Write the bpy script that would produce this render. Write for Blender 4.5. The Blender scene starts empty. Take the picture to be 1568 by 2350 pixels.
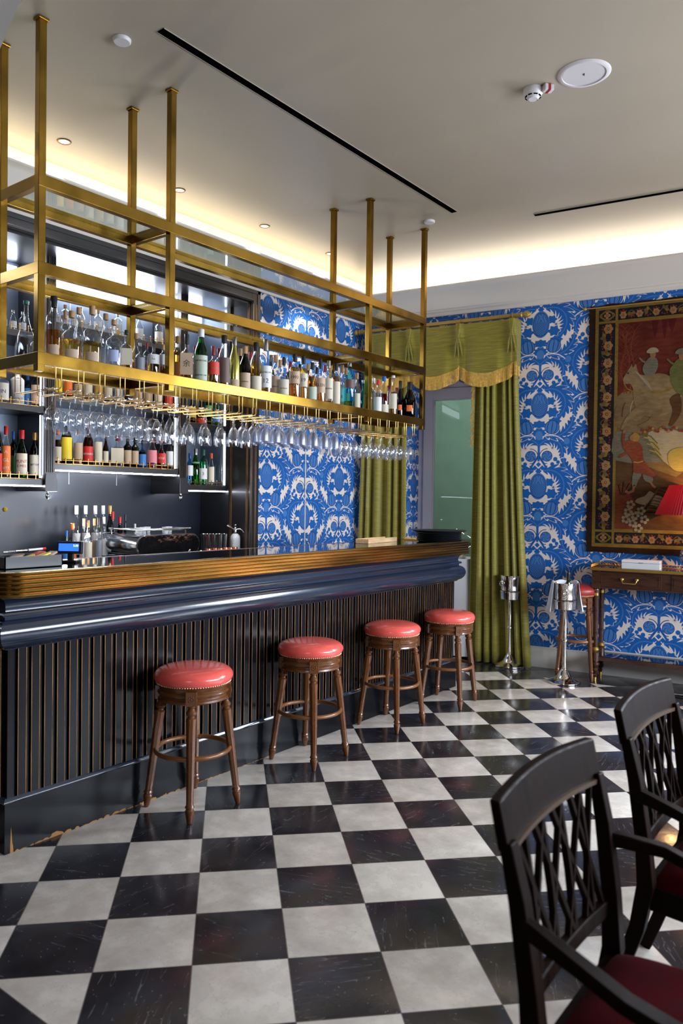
import bpy, math, random
from mathutils import Vector, Matrix
random.seed(7)
sc = bpy.context.scene
COL = sc.collection
PI = math.pi

# ------------------------------------------------------------------ camera
CAM = Vector((3.2963479, -1.7947658, 1.6192746))
RIGHT = Vector((0.79250682, 0.60972251, 0.01309231))
UP = Vector((-0.01995097, 0.00446385, 0.99979099))
FWD = Vector((-0.60953663, 0.79260238, -0.01570219))
FPX = 1760.8681
cam_data = bpy.data.cameras.new('camera')
cam_data.sensor_fit = 'HORIZONTAL'
cam_data.sensor_width = 36.0
cam_data.lens = 36.0 * FPX / 1568.0
cam_data.clip_start = 0.05
cam_data.dof.use_dof = True
cam_data.dof.focus_distance = 5.2
cam_data.dof.aperture_fstop = 4.4
cam = bpy.data.objects.new('camera', cam_data)
COL.objects.link(cam)
cam.matrix_world = Matrix((
    (RIGHT.x, UP.x, -FWD.x, CAM.x),
    (RIGHT.y, UP.y, -FWD.y, CAM.y),
    (RIGHT.z, UP.z, -FWD.z, CAM.z),
    (0, 0, 0, 1)))
sc.camera = cam

# ------------------------------------------------------------------ view, world
sc.view_settings.view_transform = 'Standard'
sc.view_settings.look = 'None'
sc.view_settings.gamma = 1.0
sc.view_settings.use_curve_mapping = False
sc.view_settings.exposure = 0.80
sc.cycles.use_denoising = True
sc.cycles.transparent_max_bounces = 40
sc.cycles.max_bounces = 10
sc.cycles.sample_clamp_indirect = 6.0
sc.cycles.caustics_reflective = False
sc.cycles.caustics_refractive = False

world = bpy.data.worlds.new('world')
sc.world = world
world.use_nodes = True
world.node_tree.nodes['Background'].inputs[0].default_value = (0.72, 0.68, 0.64, 1)
world.node_tree.nodes['Background'].inputs[1].default_value = 0.16

# ------------------------------------------------------------------ room constants
H = 4.0                     # ceiling
XW = -1.74                  # wall behind the bar
E1 = Vector((0.1897, 5.3812, 0))      # a point on the window wall
DW = Vector((0.99, 0.1413, 0)).normalized()
NW = Vector((0.1413, -0.99, 0)).normalized()   # into the room
AW = math.atan2(DW.y, DW.x)

def ray(px, py):
    return RIGHT * ((px - 784) / FPX) + UP * (-(py - 1175) / FPX) + FWD
def at_x(px, py, X):
    d = ray(px, py); return CAM + d * ((X - CAM.x) / d.x)
def at_z(px, py, Z):
    d = ray(px, py); return CAM + d * ((Z - CAM.z) / d.z)
def at_wall(px, py, off=0.0):
    d = ray(px, py); P = E1 + NW * off
    return CAM + d * ((P - CAM).dot(NW) / d.dot(NW))
def wall_s(P):
    return (P - E1).dot(DW)
def wall_pt(s, n, z):
    p = E1 + DW * s + NW * n
    return Vector((p.x, p.y, z))

# ------------------------------------------------------------------ lights
def area(name, loc, target, sx, sy, power, color, spread=180):
    L = bpy.data.lights.new(name, 'AREA')
    L.shape = 'RECTANGLE'; L.size = sx; L.size_y = sy
    L.energy = power; L.color = color; L.spread = math.radians(spread)
    o = bpy.data.objects.new(name, L); COL.objects.link(o)
    o.location = loc
    d = (Vector(target) - Vector(loc)).normalized()
    o.rotation_euler = d.to_track_quat('-Z', 'Y').to_euler()
    return o
# tall windows of the room, right of the bar and on the window wall, plus an added rear fill
area('window_light_right', (6.4, 3.0, 1.95), (0.6, 2.4, 0.3), 5.4, 1.3, 200, (0.80, 0.88, 1.0), 120)
area('fill_light_rear', (4.6, -5.6, 2.2), (0.2, 1.5, 0.9), 1.8, 2.4, 14, (0.86, 0.92, 1.0), 130)  # weak fill added behind the camera, not a known window
area('window_light_far', wall_pt(3.85, 0.06, 2.25), wall_pt(3.2, 3.0, 1.6), 1.5, 2.1, 170, (0.82, 0.90, 1.0), 130)
area('service_counter_strip_light', (-1.56, 1.7, 1.115), (0.1, 1.7, 4.0), 2.8, 0.03, 30, (1.0, 0.93, 0.80)).rotation_euler = (Vector((1.66, 0, 2.885))).to_track_quat('-Z', 'X').to_euler()
# cove lighting hidden on top of the cornice, plus an added uplight at the right
area('cove_light_bar_wall', (XW + 0.13, 1.6, 3.81), (XW + 0.13, 1.6, 5), 6.4, 0.05, 13, (1.0, 0.86, 0.62)).rotation_euler = (PI, 0, PI / 2)
cl = area('cove_light_window_wall', wall_pt(1.6, 0.13, 3.81), wall_pt(1.6, 0.13, 5), 6.9, 0.05, 29, (1.0, 0.90, 0.74))
cl.rotation_euler = (PI, 0, AW)
area('added_uplight_right', (6.45, 0.0, 3.81), (6.45, 0, 5), 9.0, 0.05, 14, (1.0, 0.93, 0.84)).rotation_euler = (PI, 0, PI / 2)  # added unseen uplight, no cornice on this wall; lengthens the bar moulding's highlight

# ------------------------------------------------------------------ materials
def new_mat(name):
    m = bpy.data.materials.new(name); m.use_nodes = True
    nt = m.node_tree
    return m, nt, nt.nodes['Principled BSDF']
def pmat(name, col, rough=0.5, metal=0.0, coat=0.0, emit=None, estr=0.0, spec=None, noise=0.0, nscale=20.0, bump=0.0, bscale=60.0, sheen=0.0, stretch=(1, 1, 1)):
    m, nt, b = new_mat(name)
    b.inputs['Base Color'].default_value = (*col, 1)
    b.inputs['Roughness'].default_value = rough
    b.inputs['Metallic'].default_value = metal
    b.inputs['Coat Weight'].default_value = coat
    b.inputs['Coat Roughness'].default_value = 0.12
    if spec is not None: b.inputs['Specular IOR Level'].default_value = spec
    if sheen: b.inputs['Sheen Weight'].default_value = sheen
    if emit:
        b.inputs['Emission Color'].default_value = (*emit, 1)
        b.inputs['Emission Strength'].default_value = estr
    if noise or bump:
        tc = nt.nodes.new('ShaderNodeTexCoord')
        mp = nt.nodes.new('ShaderNodeMapping'); mp.inputs['Scale'].default_value = stretch
        nt.links.new(tc.outputs['Object'], mp.inputs[0])
    if noise:
        n = nt.nodes.new('ShaderNodeTexNoise'); n.inputs['Scale'].default_value = nscale; n.inputs['Detail'].default_value = 4
        nt.links.new(mp.outputs[0], n.inputs['Vector'])
        r = nt.nodes.new('ShaderNodeMapRange')
        r.inputs['From Min'].default_value = 0.3; r.inputs['From Max'].default_value = 0.7
        r.inputs['To Min'].default_value = 1 - noise; r.inputs['To Max'].default_value = 1 + noise
        nt.links.new(n.outputs[0], r.inputs[0])
        h = nt.nodes.new('ShaderNodeVectorMath'); h.operation = 'SCALE'
        h.inputs[0].default_value = col
        nt.links.new(r.outputs[0], h.inputs['Scale'])
        nt.links.new(h.outputs[0], b.inputs['Base Color'])
        r2 = nt.nodes.new('ShaderNodeMapRange')
        r2.inputs['From Min'].default_value = 0.3; r2.inputs['From Max'].default_value = 0.7
        r2.inputs['To Min'].default_value = rough * (1 - noise * 0.6); r2.inputs['To Max'].default_value = min(1, rough * (1 + noise * 0.6))
        nt.links.new(n.outputs[0], r2.inputs[0]); nt.links.new(r2.outputs[0], b.inputs['Roughness'])
    if bump:
        n = nt.nodes.new('ShaderNodeTexNoise'); n.inputs['Scale'].default_value = bscale; n.inputs['Detail'].default_value = 3
        nt.links.new(mp.outputs[0], n.inputs['Vector'])
        bp = nt.nodes.new('ShaderNodeBump'); bp.inputs['Strength'].default_value = bump; bp.inputs['Distance'].default_value = 0.01
        nt.links.new(n.outputs[0], bp.inputs['Height']); nt.links.new(bp.outputs[0], b.inputs['Normal'])
    return m
def clear_mat(name, tint, gloss=0.9, ior=1.5, edge=0.0, rough=0.01):
    """thin clear or tinted glass: see-through with a Fresnel sheen"""
    m = bpy.data.materials.new(name); m.use_nodes = True
    nt = m.node_tree; nt.nodes.clear()
    out = nt.nodes.new('ShaderNodeOutputMaterial')
    t = nt.nodes.new('ShaderNodeBsdfTransparent'); t.inputs[0].default_value = (*tint, 1)
    g = nt.nodes.new('ShaderNodeBsdfGlossy'); g.inputs['Roughness'].default_value = rough
    g.inputs[0].default_value = (gloss, gloss, gloss, 1)
    mx = nt.nodes.new('ShaderNodeMixShader')
    lw = nt.nodes.new('ShaderNodeLayerWeight'); lw.inputs[0].default_value = 0.5
    f0 = ((ior - 1) / (ior + 1)) ** 2
    def mt(op, a, b, c=None):
        n = nt.nodes.new('ShaderNodeMath'); n.operation = op; n.use_clamp = (op == 'MULTIPLY_ADD')
        for v, i in zip((a, b, c), n.inputs):
            if v is None: continue
            if isinstance(v, (int, float)): i.default_value = v
            else: nt.links.new(v, i)
        return n.outputs[0]
    p5 = mt('POWER', lw.outputs['Facing'], 5.0)
    p2 = mt('MULTIPLY', mt('POWER', lw.outputs['Facing'], 2.5), edge)
    fac = mt('MULTIPLY_ADD', p5, 1 - f0 - edge, mt('ADD', p2, f0))
    nt.links.new(fac, mx.inputs[0]); nt.links.new(t.outputs[0], mx.inputs[1]); nt.links.new(g.outputs[0], mx.inputs[2])
    nt.links.new(mx.outputs[0], out.inputs[0])
    return m

M = {}
M['brass'] = pmat('brass', (0.25, 0.142, 0.022), 0.24, 1.0, noise=0.28, nscale=5)
M['brass_rib'] = pmat('ribbed brass', (0.40, 0.23, 0.06), 0.22, 1.0, noise=0.35, nscale=6, stretch=(1, 0.25, 3))
M['brass_wire'] = pmat('brass wire', (0.70, 0.42, 0.13), 0.28, 1.0)
M['gilt'] = pmat('gilt', (0.62, 0.40, 0.10), 0.35, 1.0)
M['worn_gold'] = pmat('worn gold edge', (0.34, 0.16, 0.045), 0.45, 0.2, noise=0.7, nscale=9, stretch=(1, 3, 0.4))
M['black_paint'] = pmat('black lacquer', (0.0050, 0.0055, 0.007), 0.22, spec=0.16)
M['blue_black'] = pmat('blue black lacquer', (0.012, 0.020, 0.038), 0.17, coat=0.8)
M['cabinet'] = pmat('cabinet black', (0.012, 0.012, 0.014), 0.34, coat=0.3)
M['niche_blue'] = pmat('niche back panel', (0.011, 0.015, 0.025), 0.30, coat=0.2)
M['back_mirror'] = pmat('brushed back panel', (0.24, 0.29, 0.37), 0.33, 0.5)
M['counter_glass'] = pmat('black counter glass', (0.005, 0.006, 0.009), 0.04)
M['wood'] = pmat('walnut', (0.125, 0.041, 0.009), 0.28, coat=0.5, noise=0.16, nscale=7)
M['wood_ring'] = pmat('walnut ring', (0.20, 0.072, 0.018), 0.32, coat=0.3, noise=0.2, nscale=14)
M['dark_wood'] = pmat('dark mahogany', (0.0075, 0.0024, 0.001), 0.55, spec=0.06, noise=0.3, nscale=12, stretch=(3, 3, 0.5))
M['console_wood'] = pmat('console mahogany', (0.050, 0.018, 0.008), 0.30, coat=0.4, noise=0.3, nscale=10, stretch=(0.6, 3, 3))
M['pale_wood'] = pmat('pale wood', (0.62, 0.42, 0.22), 0.5, noise=0.2, nscale=8, stretch=(1, 6, 6))
M['leather'] = pmat('red leather', (0.84, 0.115, 0.095), 0.24, coat=0.45, noise=0.12, nscale=9, bump=0.04, bscale=90)
M['leather_dk'] = pmat('dark red leather', (0.30, 0.018, 0.018), 0.4, noise=0.1, nscale=9)
M['velvet'] = pmat('crimson velvet', (0.045, 0.0008, 0.0025), 0.95, spec=0.05, noise=0.2, nscale=18)
M['silver'] = pmat('silver', (0.78, 0.74, 0.70), 0.09, 1.0, noise=0.06, nscale=6, bump=0.03, bscale=14)
M['steel'] = pmat('steel', (0.72, 0.74, 0.78), 0.12, 1.0)
M['copper'] = pmat('copper', (0.75, 0.30, 0.16), 0.22, 1.0)
M['white'] = pmat('white paint', (0.62, 0.60, 0.56), 0.45)
M['plaster'] = pmat('plaster', (0.60, 0.57, 0.52), 0.6)
M['far_side'] = pmat('oxblood wall', (0.10, 0.022, 0.024), 0.6)
M['plastic'] = pmat('white plastic', (0.66, 0.63, 0.64), 0.4)
M['plastic_dk'] = pmat('dark slot', (0.002, 0.002, 0.002), 0.9, spec=0.0)
M['red_mark'] = pmat('red mark', (0.35, 0.01, 0.02), 0.4)
M['cloth'] = pmat('white cloth', (0.66, 0.68, 0.74), 0.9, sheen=0.2)
M['black_plastic'] = pmat('black plastic', (0.010, 0.010, 0.012), 0.35)
M['tray_black'] = pmat('black tray', (0.016, 0.018, 0.022), 0.32, bump=0.1, bscale=30)
M['lcd'] = pmat('blue lcd', (0.0, 0.02, 0.4), 0.2, emit=(0.02, 0.10, 1.0), estr=1.5)
M['lcd_text'] = pmat('lcd text', (0.5, 0.6, 1.0), 0.3, emit=(0.7, 0.8, 1.0), estr=1.5)
M['paper'] = pmat('paper', (0.62, 0.58, 0.50), 0.8)
M['rope'] = pmat('gold cord', (0.66, 0.40, 0.07), 0.75, noise=0.3, nscale=40)
M['ink'] = pmat('ink', (0.02, 0.018, 0.02), 0.6)
M['grey_frame'] = pmat('window frame grey', (0.66, 0.62, 0.70), 0.45)
M['spot_glow'] = pmat('spot glow', (1, 0.9, 0.7), 0.5, emit=(1.0, 0.66, 0.32), estr=5.0)
M['led'] = pmat('led strip', (1, 1, 1), 0.5, emit=(0.80, 0.85, 1.0), estr=16.0)
M['led_soft'] = pmat('led panel', (1, 1, 1), 0.5, emit=(0.80, 0.87, 1.0), estr=34.0)
M['led_side'] = pmat('led side', (1, 1, 1), 0.5, emit=(0.80, 0.87, 1.0), estr=7.0)
M['clear'] = clear_mat('clear glass', (0.955, 0.965, 0.975), 1.0, 1.7, edge=0.60, rough=0.06)
M['crystal'] = clear_mat('cut crystal', (0.72, 0.75, 0.82), 1.0, 2.2, edge=0.80, rough=0.35)
M['shelf_glass'] = clear_mat('shelf glass', (0.86, 0.90, 0.88), 1.0, 1.52)
M['bottle_clear'] = clear_mat('clear bottle glass', (0.90, 0.92, 0.93), 1.0, 1.6, edge=0.45, rough=0.03)
M['window_glass'] = clear_mat('window glass', (0.70, 0.78, 0.74), 0.6, 1.3)
def tint(name, c):
    if name not in M: M[name] = clear_mat(name, c, 0.9, 1.45, edge=0.10)
    return M[name]
for n_, c_ in (('amber', (0.94, 0.56, 0.16)), ('gold liquid', (0.97, 0.76, 0.28)), ('dark amber', (0.72, 0.30, 0.07)), ('red liquid', (0.55, 0.03, 0.04)),
               ('ruby', (0.80, 0.06, 0.03)), ('green glass', (0.03, 0.55, 0.10)), ('dark green glass', (0.05, 0.16, 0.07)), ('teal glass', (0.30, 0.75, 0.78)),
               ('water', (0.92, 0.95, 0.97)), ('brown', (0.22, 0.06, 0.03)), ('black glass', (0.02, 0.02, 0.025)), ('blue glass', (0.25, 0.6, 0.85)), ('mint glass', (0.35, 0.85, 0.6))):
    tint(n_, c_)
def solid(name, c, rough=0.5, metal=0.0):
    if name not in M: M[name] = pmat(name, c, rough, metal)
    return M[name]
solid('cream label', (0.62, 0.56, 0.44)); solid('tan label', (0.50, 0.36, 0.24)); solid('white label', (0.72, 0.72, 0.72)); solid('red label', (0.62, 0.03, 0.02))
solid('orange label', (0.80, 0.18, 0.03)); solid('yellow label', (0.85, 0.62, 0.03)); solid('blue label', (0.04, 0.20, 0.55)); solid('black label', (0.015, 0.013, 0.012))
solid('grey label', (0.20, 0.22, 0.26)); solid('green label', (0.10, 0.35, 0.14)); solid('pink label', (0.75, 0.25, 0.30)); solid('pale green label', (0.42, 0.50, 0.40))
solid('lilac label', (0.38, 0.44, 0.66)); solid('brown label', (0.12, 0.07, 0.06)); solid('gold label', (0.60, 0.36, 0.08))
solid('cork', (0.42, 0.24, 0.11), 0.7); solid('black cap', (0.02, 0.02, 0.022), 0.3); solid('red cap', (0.62, 0.02, 0.02), 0.35); solid('white cap', (0.75, 0.75, 0.75), 0.35)
solid('silver cap', (0.6, 0.62, 0.64), 0.25, 1.0); solid('gold cap', (0.65, 0.42, 0.12), 0.3, 0.8); solid('green cap', (0.02, 0.14, 0.08), 0.35); solid('blue cap', (0.03, 0.15, 0.5), 0.35)
solid('orange cap', (0.8, 0.15, 0.02), 0.35); solid('foil', (0.45, 0.42, 0.10), 0.25, 0.9); solid('wine cap', (0.22, 0.02, 0.03), 0.35)

# green curtain cloth: horizontal slub weave
def cloth_green():
    m, nt, b = new_mat('green slub silk')
    tc = nt.nodes.new('ShaderNodeTexCoord'); mp = nt.nodes.new('ShaderNodeMapping')
    mp.inputs['Scale'].default_value = (5, 5, 150)
    nt.links.new(tc.outputs['Object'], mp.inputs[0])
    n = nt.nodes.new('ShaderNodeTexNoise'); n.inputs['Scale'].default_value = 1.6; n.inputs['Detail'].default_value = 5
    nt.links.new(mp.outputs[0], n.inputs['Vector'])
    cr = nt.nodes.new('ShaderNodeValToRGB')
    cr.color_ramp.elements[0].position = 0.30; cr.color_ramp.elements[0].color = (0.140, 0.122, 0.006, 1)
    cr.color_ramp.elements[1].position = 0.72; cr.color_ramp.elements[1].color = (0.320, 0.275, 0.022, 1)
    nt.links.new(n.outputs[0], cr.inputs[0]); nt.links.new(cr.outputs[0], b.inputs['Base Color'])
    b.inputs['Roughness'].default_value = 0.55; b.inputs['Sheen Weight'].default_value = 0.25
    bp = nt.nodes.new('ShaderNodeBump'); bp.inputs['Strength'].default_value = 0.25; bp.inputs['Distance'].default_value = 0.004
    nt.links.new(n.outputs[0], bp.inputs['Height']); nt.links.new(bp.outputs[0], b.inputs['Normal'])
    return m
M['green_cloth'] = cloth_green()

# small expression language over math nodes -------------------------
class X:
    nt = None
    def __init__(s, v): s.v = v
    def lk(s, inp):
        if isinstance(s.v, (int, float)): inp.default_value = s.v
        else: X.nt.links.new(s.v, inp)
def mth(op, *a, clamp=False):
    a = [q if isinstance(q, X) else X(float(q)) for q in a]
    n = X.nt.nodes.new('ShaderNodeMath'); n.operation = op; n.use_clamp = clamp
    for q, i in zip(a, n.inputs): q.lk(i)
    return X(n.outputs[0])
for nm, op in (('__add__', 'ADD'), ('__sub__', 'SUBTRACT'), ('__mul__', 'MULTIPLY'), ('__truediv__', 'DIVIDE')):
    setattr(X, nm, (lambda op: lambda s, o: mth(op, s, o))(op))
X.__radd__ = lambda s, o: mth('ADD', o, s)
X.__rsub__ = lambda s, o: mth('SUBTRACT', o, s)
X.__rmul__ = lambda s, o: mth('MULTIPLY', o, s)
absx = lambda a: mth('ABSOLUTE', a)
mn = lambda a, b: mth('MINIMUM', a, b)
mxx = lambda a, b: mth('MAXIMUM', a, b)
lt = lambda a, b: mth('LESS_THAN', a, b)
sin = lambda a: mth('SINE', a)
sqrt = lambda a: mth('SQRT', a)
frac = lambda a: mth('FRACT', a)

def wallpaper(name, sax, s0, z0, noise_amt=0.06):
    """blue damask on cream; sax = (x,y) direction along the wall, s0 = a column's axis, z0 = height of a thistle's middle"""
    m, nt, b = new_mat(name)
    X.nt = nt
    geo = nt.nodes.new('ShaderNodeNewGeometry')
    sep = nt.nodes.new('ShaderNodeSeparateXYZ'); nt.links.new(geo.outputs['Position'], sep.inputs[0])
    px, py, pz = X(sep.outputs[0]), X(sep.outputs[1]), X(sep.outputs[2])
    U = 0.000725
    s = (px * sax[0] + py * sax[1] - s0) / U
    v = (z0 - pz) / U
    P, W = 1095.0, 780.0
    # column index and mirrored coordinates
    k = mth('FLOOR', s / W)
    odd = mth('FLOORED_MODULO', k, 2.0)
    xa = s - k * W                    # 0..W from column k
    wrap = lambda a: mth('WRAP', a, P / 2, -P / 2)
    tri = lambda a: absx(frac(a) * 2.0 - 1.0)
    def motif(x, y):
        """returns leaf, flower, pale line masks"""
        Yc = {}
        def W_(cy):
            if cy not in Yc: Yc[cy] = wrap(y - cy)
            return Yc[cy]
        def ell(cx, cy, rx, ry, jag=0.0, n=5, half=True):
            dx = (x - cx) / rx; dy = W_(cy) / ry
            r = sqrt(dx * dx + dy * dy)
            if jag:
                a = mth('ARCTAN2', dy, dx)
                r = r * (1.0 + jag * tri(a * (n / (2 * PI)) + 0.5))
            return r
        def arc(cx, cy, R, a0, a1, w, n, slant, tip=1.0, base=0.30):
            dx = x - cx; dy = W_(cy)
            r = sqrt(dx * dx + dy * dy); a = mth('ARCTAN2', dy, dx)
            t = (a - a0) / (a1 - a0)
            ad = absx(r - R)
            # width profile: rounded, closing to the tip
            prof = sqrt(mxx(mn(t * (1.0 / base), 1.0) * mn((1.0 - t) * (1.0 / 0.45), 1.0), 0.0))
            ser = tri(t * n + ad * slant)
            ser = ser * (1.6 - ser * 0.6)
            wid = prof * w * (0.46 + 0.86 * ser)
            inside = mth('GREATER_THAN', t, 0.0) * lt(t, 1.0)
            leaf = lt(ad, wid) * inside
            halo = lt(ad, wid + 9.0) * mth('GREATER_THAN', t, -0.02) * lt(t, 1.04)
            vein = leaf * lt(absx(ad - 3.5), 2.2)
            rib = leaf * lt(absx(ser - 0.55), 0.16) * lt(ad, wid * 0.62)
            return leaf, vein, rib, halo
        leaf = None; hal = None
        veins = []
        ribs = []
        for args in ((150, 620, 166, -2.60, 0.58, 74, 7.0, -0.018), (180, 150, 268, -0.05, 1.92, 62, 7.0, 0.014), (140, -20, 206, -1.95, 1.22, 90, 9.0, -0.012)):
            l, ve, rb, ha = arc(*args)
            leaf = l if leaf is None else mxx(leaf * (1.0 - ha), l)
            hal = ha if hal is None else mxx(hal, ha)
            veins = [q * (1.0 - ha) for q in veins] + [ve]; ribs = [q * (1.0 - ha) for q in ribs] + [rb]
        halo_c = None
        for e in ((150, -62, 84, 72, 0.5, 6), (178, 92, 98, 86, 0.5, 6), (174, 292, 108, 102), (112, 680, 82, 82), (0, -8, 126, 194)):
            h_ = lt(ell(*e), 1.0); halo_c = h_ if halo_c is None else mxx(halo_c, h_)
        leaf = leaf * (1.0 - halo_c)
        veins = [q * (1.0 - halo_c) for q in veins]
        for e in ((150, -62, 74, 62, 0.45, 6), (178, 92, 88, 78, 0.45, 6), (0, 250, 104, 58, 0.35, 8), (0, -212, 44, 48, 0.4, 6), (210, 212, 92, 58, 0.3, 7), (0, 372, 108, 82, 0.35, 10),
                  (372, 480, 70, 70, 0.25, 8)):
            leaf = mxx(leaf, lt(ell(*e), 1.0))
        # stem and its spreading legs
        wy = W_(620)
        stem = lt(absx(x), 16.0 + mxx(-1.0 * wy - 60.0, 0.0) * 0.28) * lt(absx(wy + 20.0), 150.0)
        leg = lt(absx(x - mxx(wy - 60.0, 0.0) * 0.62 - 8.0), 17.0) * lt(absx(wy - 160.0), 105.0)
        leaf = mxx(leaf, mxx(stem, leg))
        for (cx, cy, r) in ((185, 788, 27), (225, 722, 29), (262, 762, 25), (425, 610, 26)):
            leaf = mxx(leaf, lt(ell(cx, cy, r, r), 1.0))
        for (cx, cy, r) in ((0, 792, 36), (50, 838, 36)):
            leaf = mxx(leaf, lt(absx(x - cx) + absx(W_(cy)), r))
        # flowers
        head = ell(0, -8, 118, 182); peo = ell(174, 292, 100, 94); rin = ell(112, 680, 72, 72)
        fl = mxx(lt(head, 1.0), mxx(lt(peo, 1.0), lt(rin, 1.0)))
        dia = lt(ell(0, 400, 52, 62), 1.0)
        fl = mxx(fl, mxx(dia, lt(ell(372, 484, 40, 44), 1.0)))
        # detail lines inside the flowers
        wy0 = W_(-8)
        lat = mn(absx(sin((x + wy0) * 0.105)), absx(sin((x - wy0) * 0.105)))
        up_ = absx(sin(x * 0.085 + mth('SINE', wy0 * 0.05) * 0.9))
        sel = mth('GREATER_THAN', wy0, -30.0)
        tex = lat * sel + up_ * (1.0 - sel)
        cupl = lt(absx(sqrt(x * x * 0.6 + (wy0 - 70.0) * (wy0 - 70.0)) - 84.0), 4.5) * mth('GREATER_THAN', wy0, 80.0)
        l1 = lt(tex, 0.30) * lt(head, 0.80)
        l1 = mxx(mxx(l1, lt(absx(head - 0.86), 0.035)), cupl)
        def pumpkin(cx, cy, R, e_):
            dy = W_(cy) / R; q = (x - cx) / (sqrt(mxx(1.0 - dy * dy, 0.02)) * R)
            return mxx(lt(absx(sin(q * 5.0 + dy * 0.8)), 0.30) * lt(e_, 1.0), lt(absx(e_ - 0.96), 0.05))
        l2 = pumpkin(174.0, 292.0, 100.0, peo)
        a3 = mth('ARCTAN2', W_(680), x - 112.0)
        l3 = mxx(lt(absx(sin(a3 * 2.5 + rin * 4.0)), 0.30) * lt(rin, 0.9), lt(absx(rin - 0.97), 0.06))
        ring = lt(absx(rin - 1.38), 0.07) * lt(x, 120.0)
        dark = mxx(mxx(l1, l2), mxx(l3, ring))
        # seeds/sprigs
        spr = None
        for (cx, cy, r) in ((205, 5, 46), (392, 600, 44), (300, 815, 48), (405, 230, 40), (185, 570, 36)):
            e = lt(ell(cx, cy, r, r, 4.5, 7), 1.0); spr = e if spr is None else mxx(spr, e)
        dark = mxx(dark, spr)
        pale = mxx(mxx(veins[0], veins[1]), veins[2])
        rb = mxx(mxx(ribs[0], ribs[1]), ribs[2])
        # pale scrolls framing the arch leaf
        sc1 = ell(150, 620, 236, 222)
        scr = lt(absx(sc1 - 1.0), 0.028) * lt(W_(620), -40.0) * lt(x, 350.0)
        return leaf, fl, dark, pale, rb, scr, mxx(hal, halo_c)
    shift = lambda o: v + o * (P / 2)
    A = motif(xa, shift(odd))
    B = motif(W - xa, shift(1.0 - odd))
    # column nearest the axis is drawn on top of its neighbour
    hitA = mxx(mxx(A[0], A[6]), mxx(A[1], A[2]))
    pick = lambda i: mxx(A[i], B[i] * (1.0 - hitA))
    leaf, fl, dark, pale, rb, scr = [pick(i) for i in range(6)]
    def mix(fac, c1, c2):
        n = nt.nodes.new('ShaderNodeMix'); n.data_type = 'RGBA'
        fac.lk(n.inputs[0])
        for c, i in ((c1, 6), (c2, 7)):
            if isinstance(c, tuple): n.inputs[i].default_value = (*c, 1)
            else: nt.links.new(c, n.inputs[i])
        return n.outputs[2]
    cream = (0.74, 0.66, 0.60)
    blue = (0.007, 0.112, 0.405); mid = (0.055, 0.185, 0.48); navy = (0.006, 0.048, 0.235); soft = (0.16, 0.34, 0.70)
    c = mix(leaf, cream, blue)
    c = mix(rb, c, (0.010, 0.09, 0.38))
    c = mix(pale * 0.45, c, soft)
    c = mix(scr * (1.0 - fl), c, (0.70, 0.66, 0.68))
    c = mix(fl, c, mid)
    c = mix(dark, c, navy)
    n = nt.nodes.new('ShaderNodeTexNoise'); n.inputs['Scale'].default_value = 5.0; n.inputs['Detail'].default_value = 3
    nt.links.new(geo.outputs['Position'], n.inputs['Vector'])
    nt.links.new(c, b.inputs['Base Color'])
    b.inputs['Roughness'].default_value = 0.62
    b.inputs['Specular IOR Level'].default_value = 0.25
    return m

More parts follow.
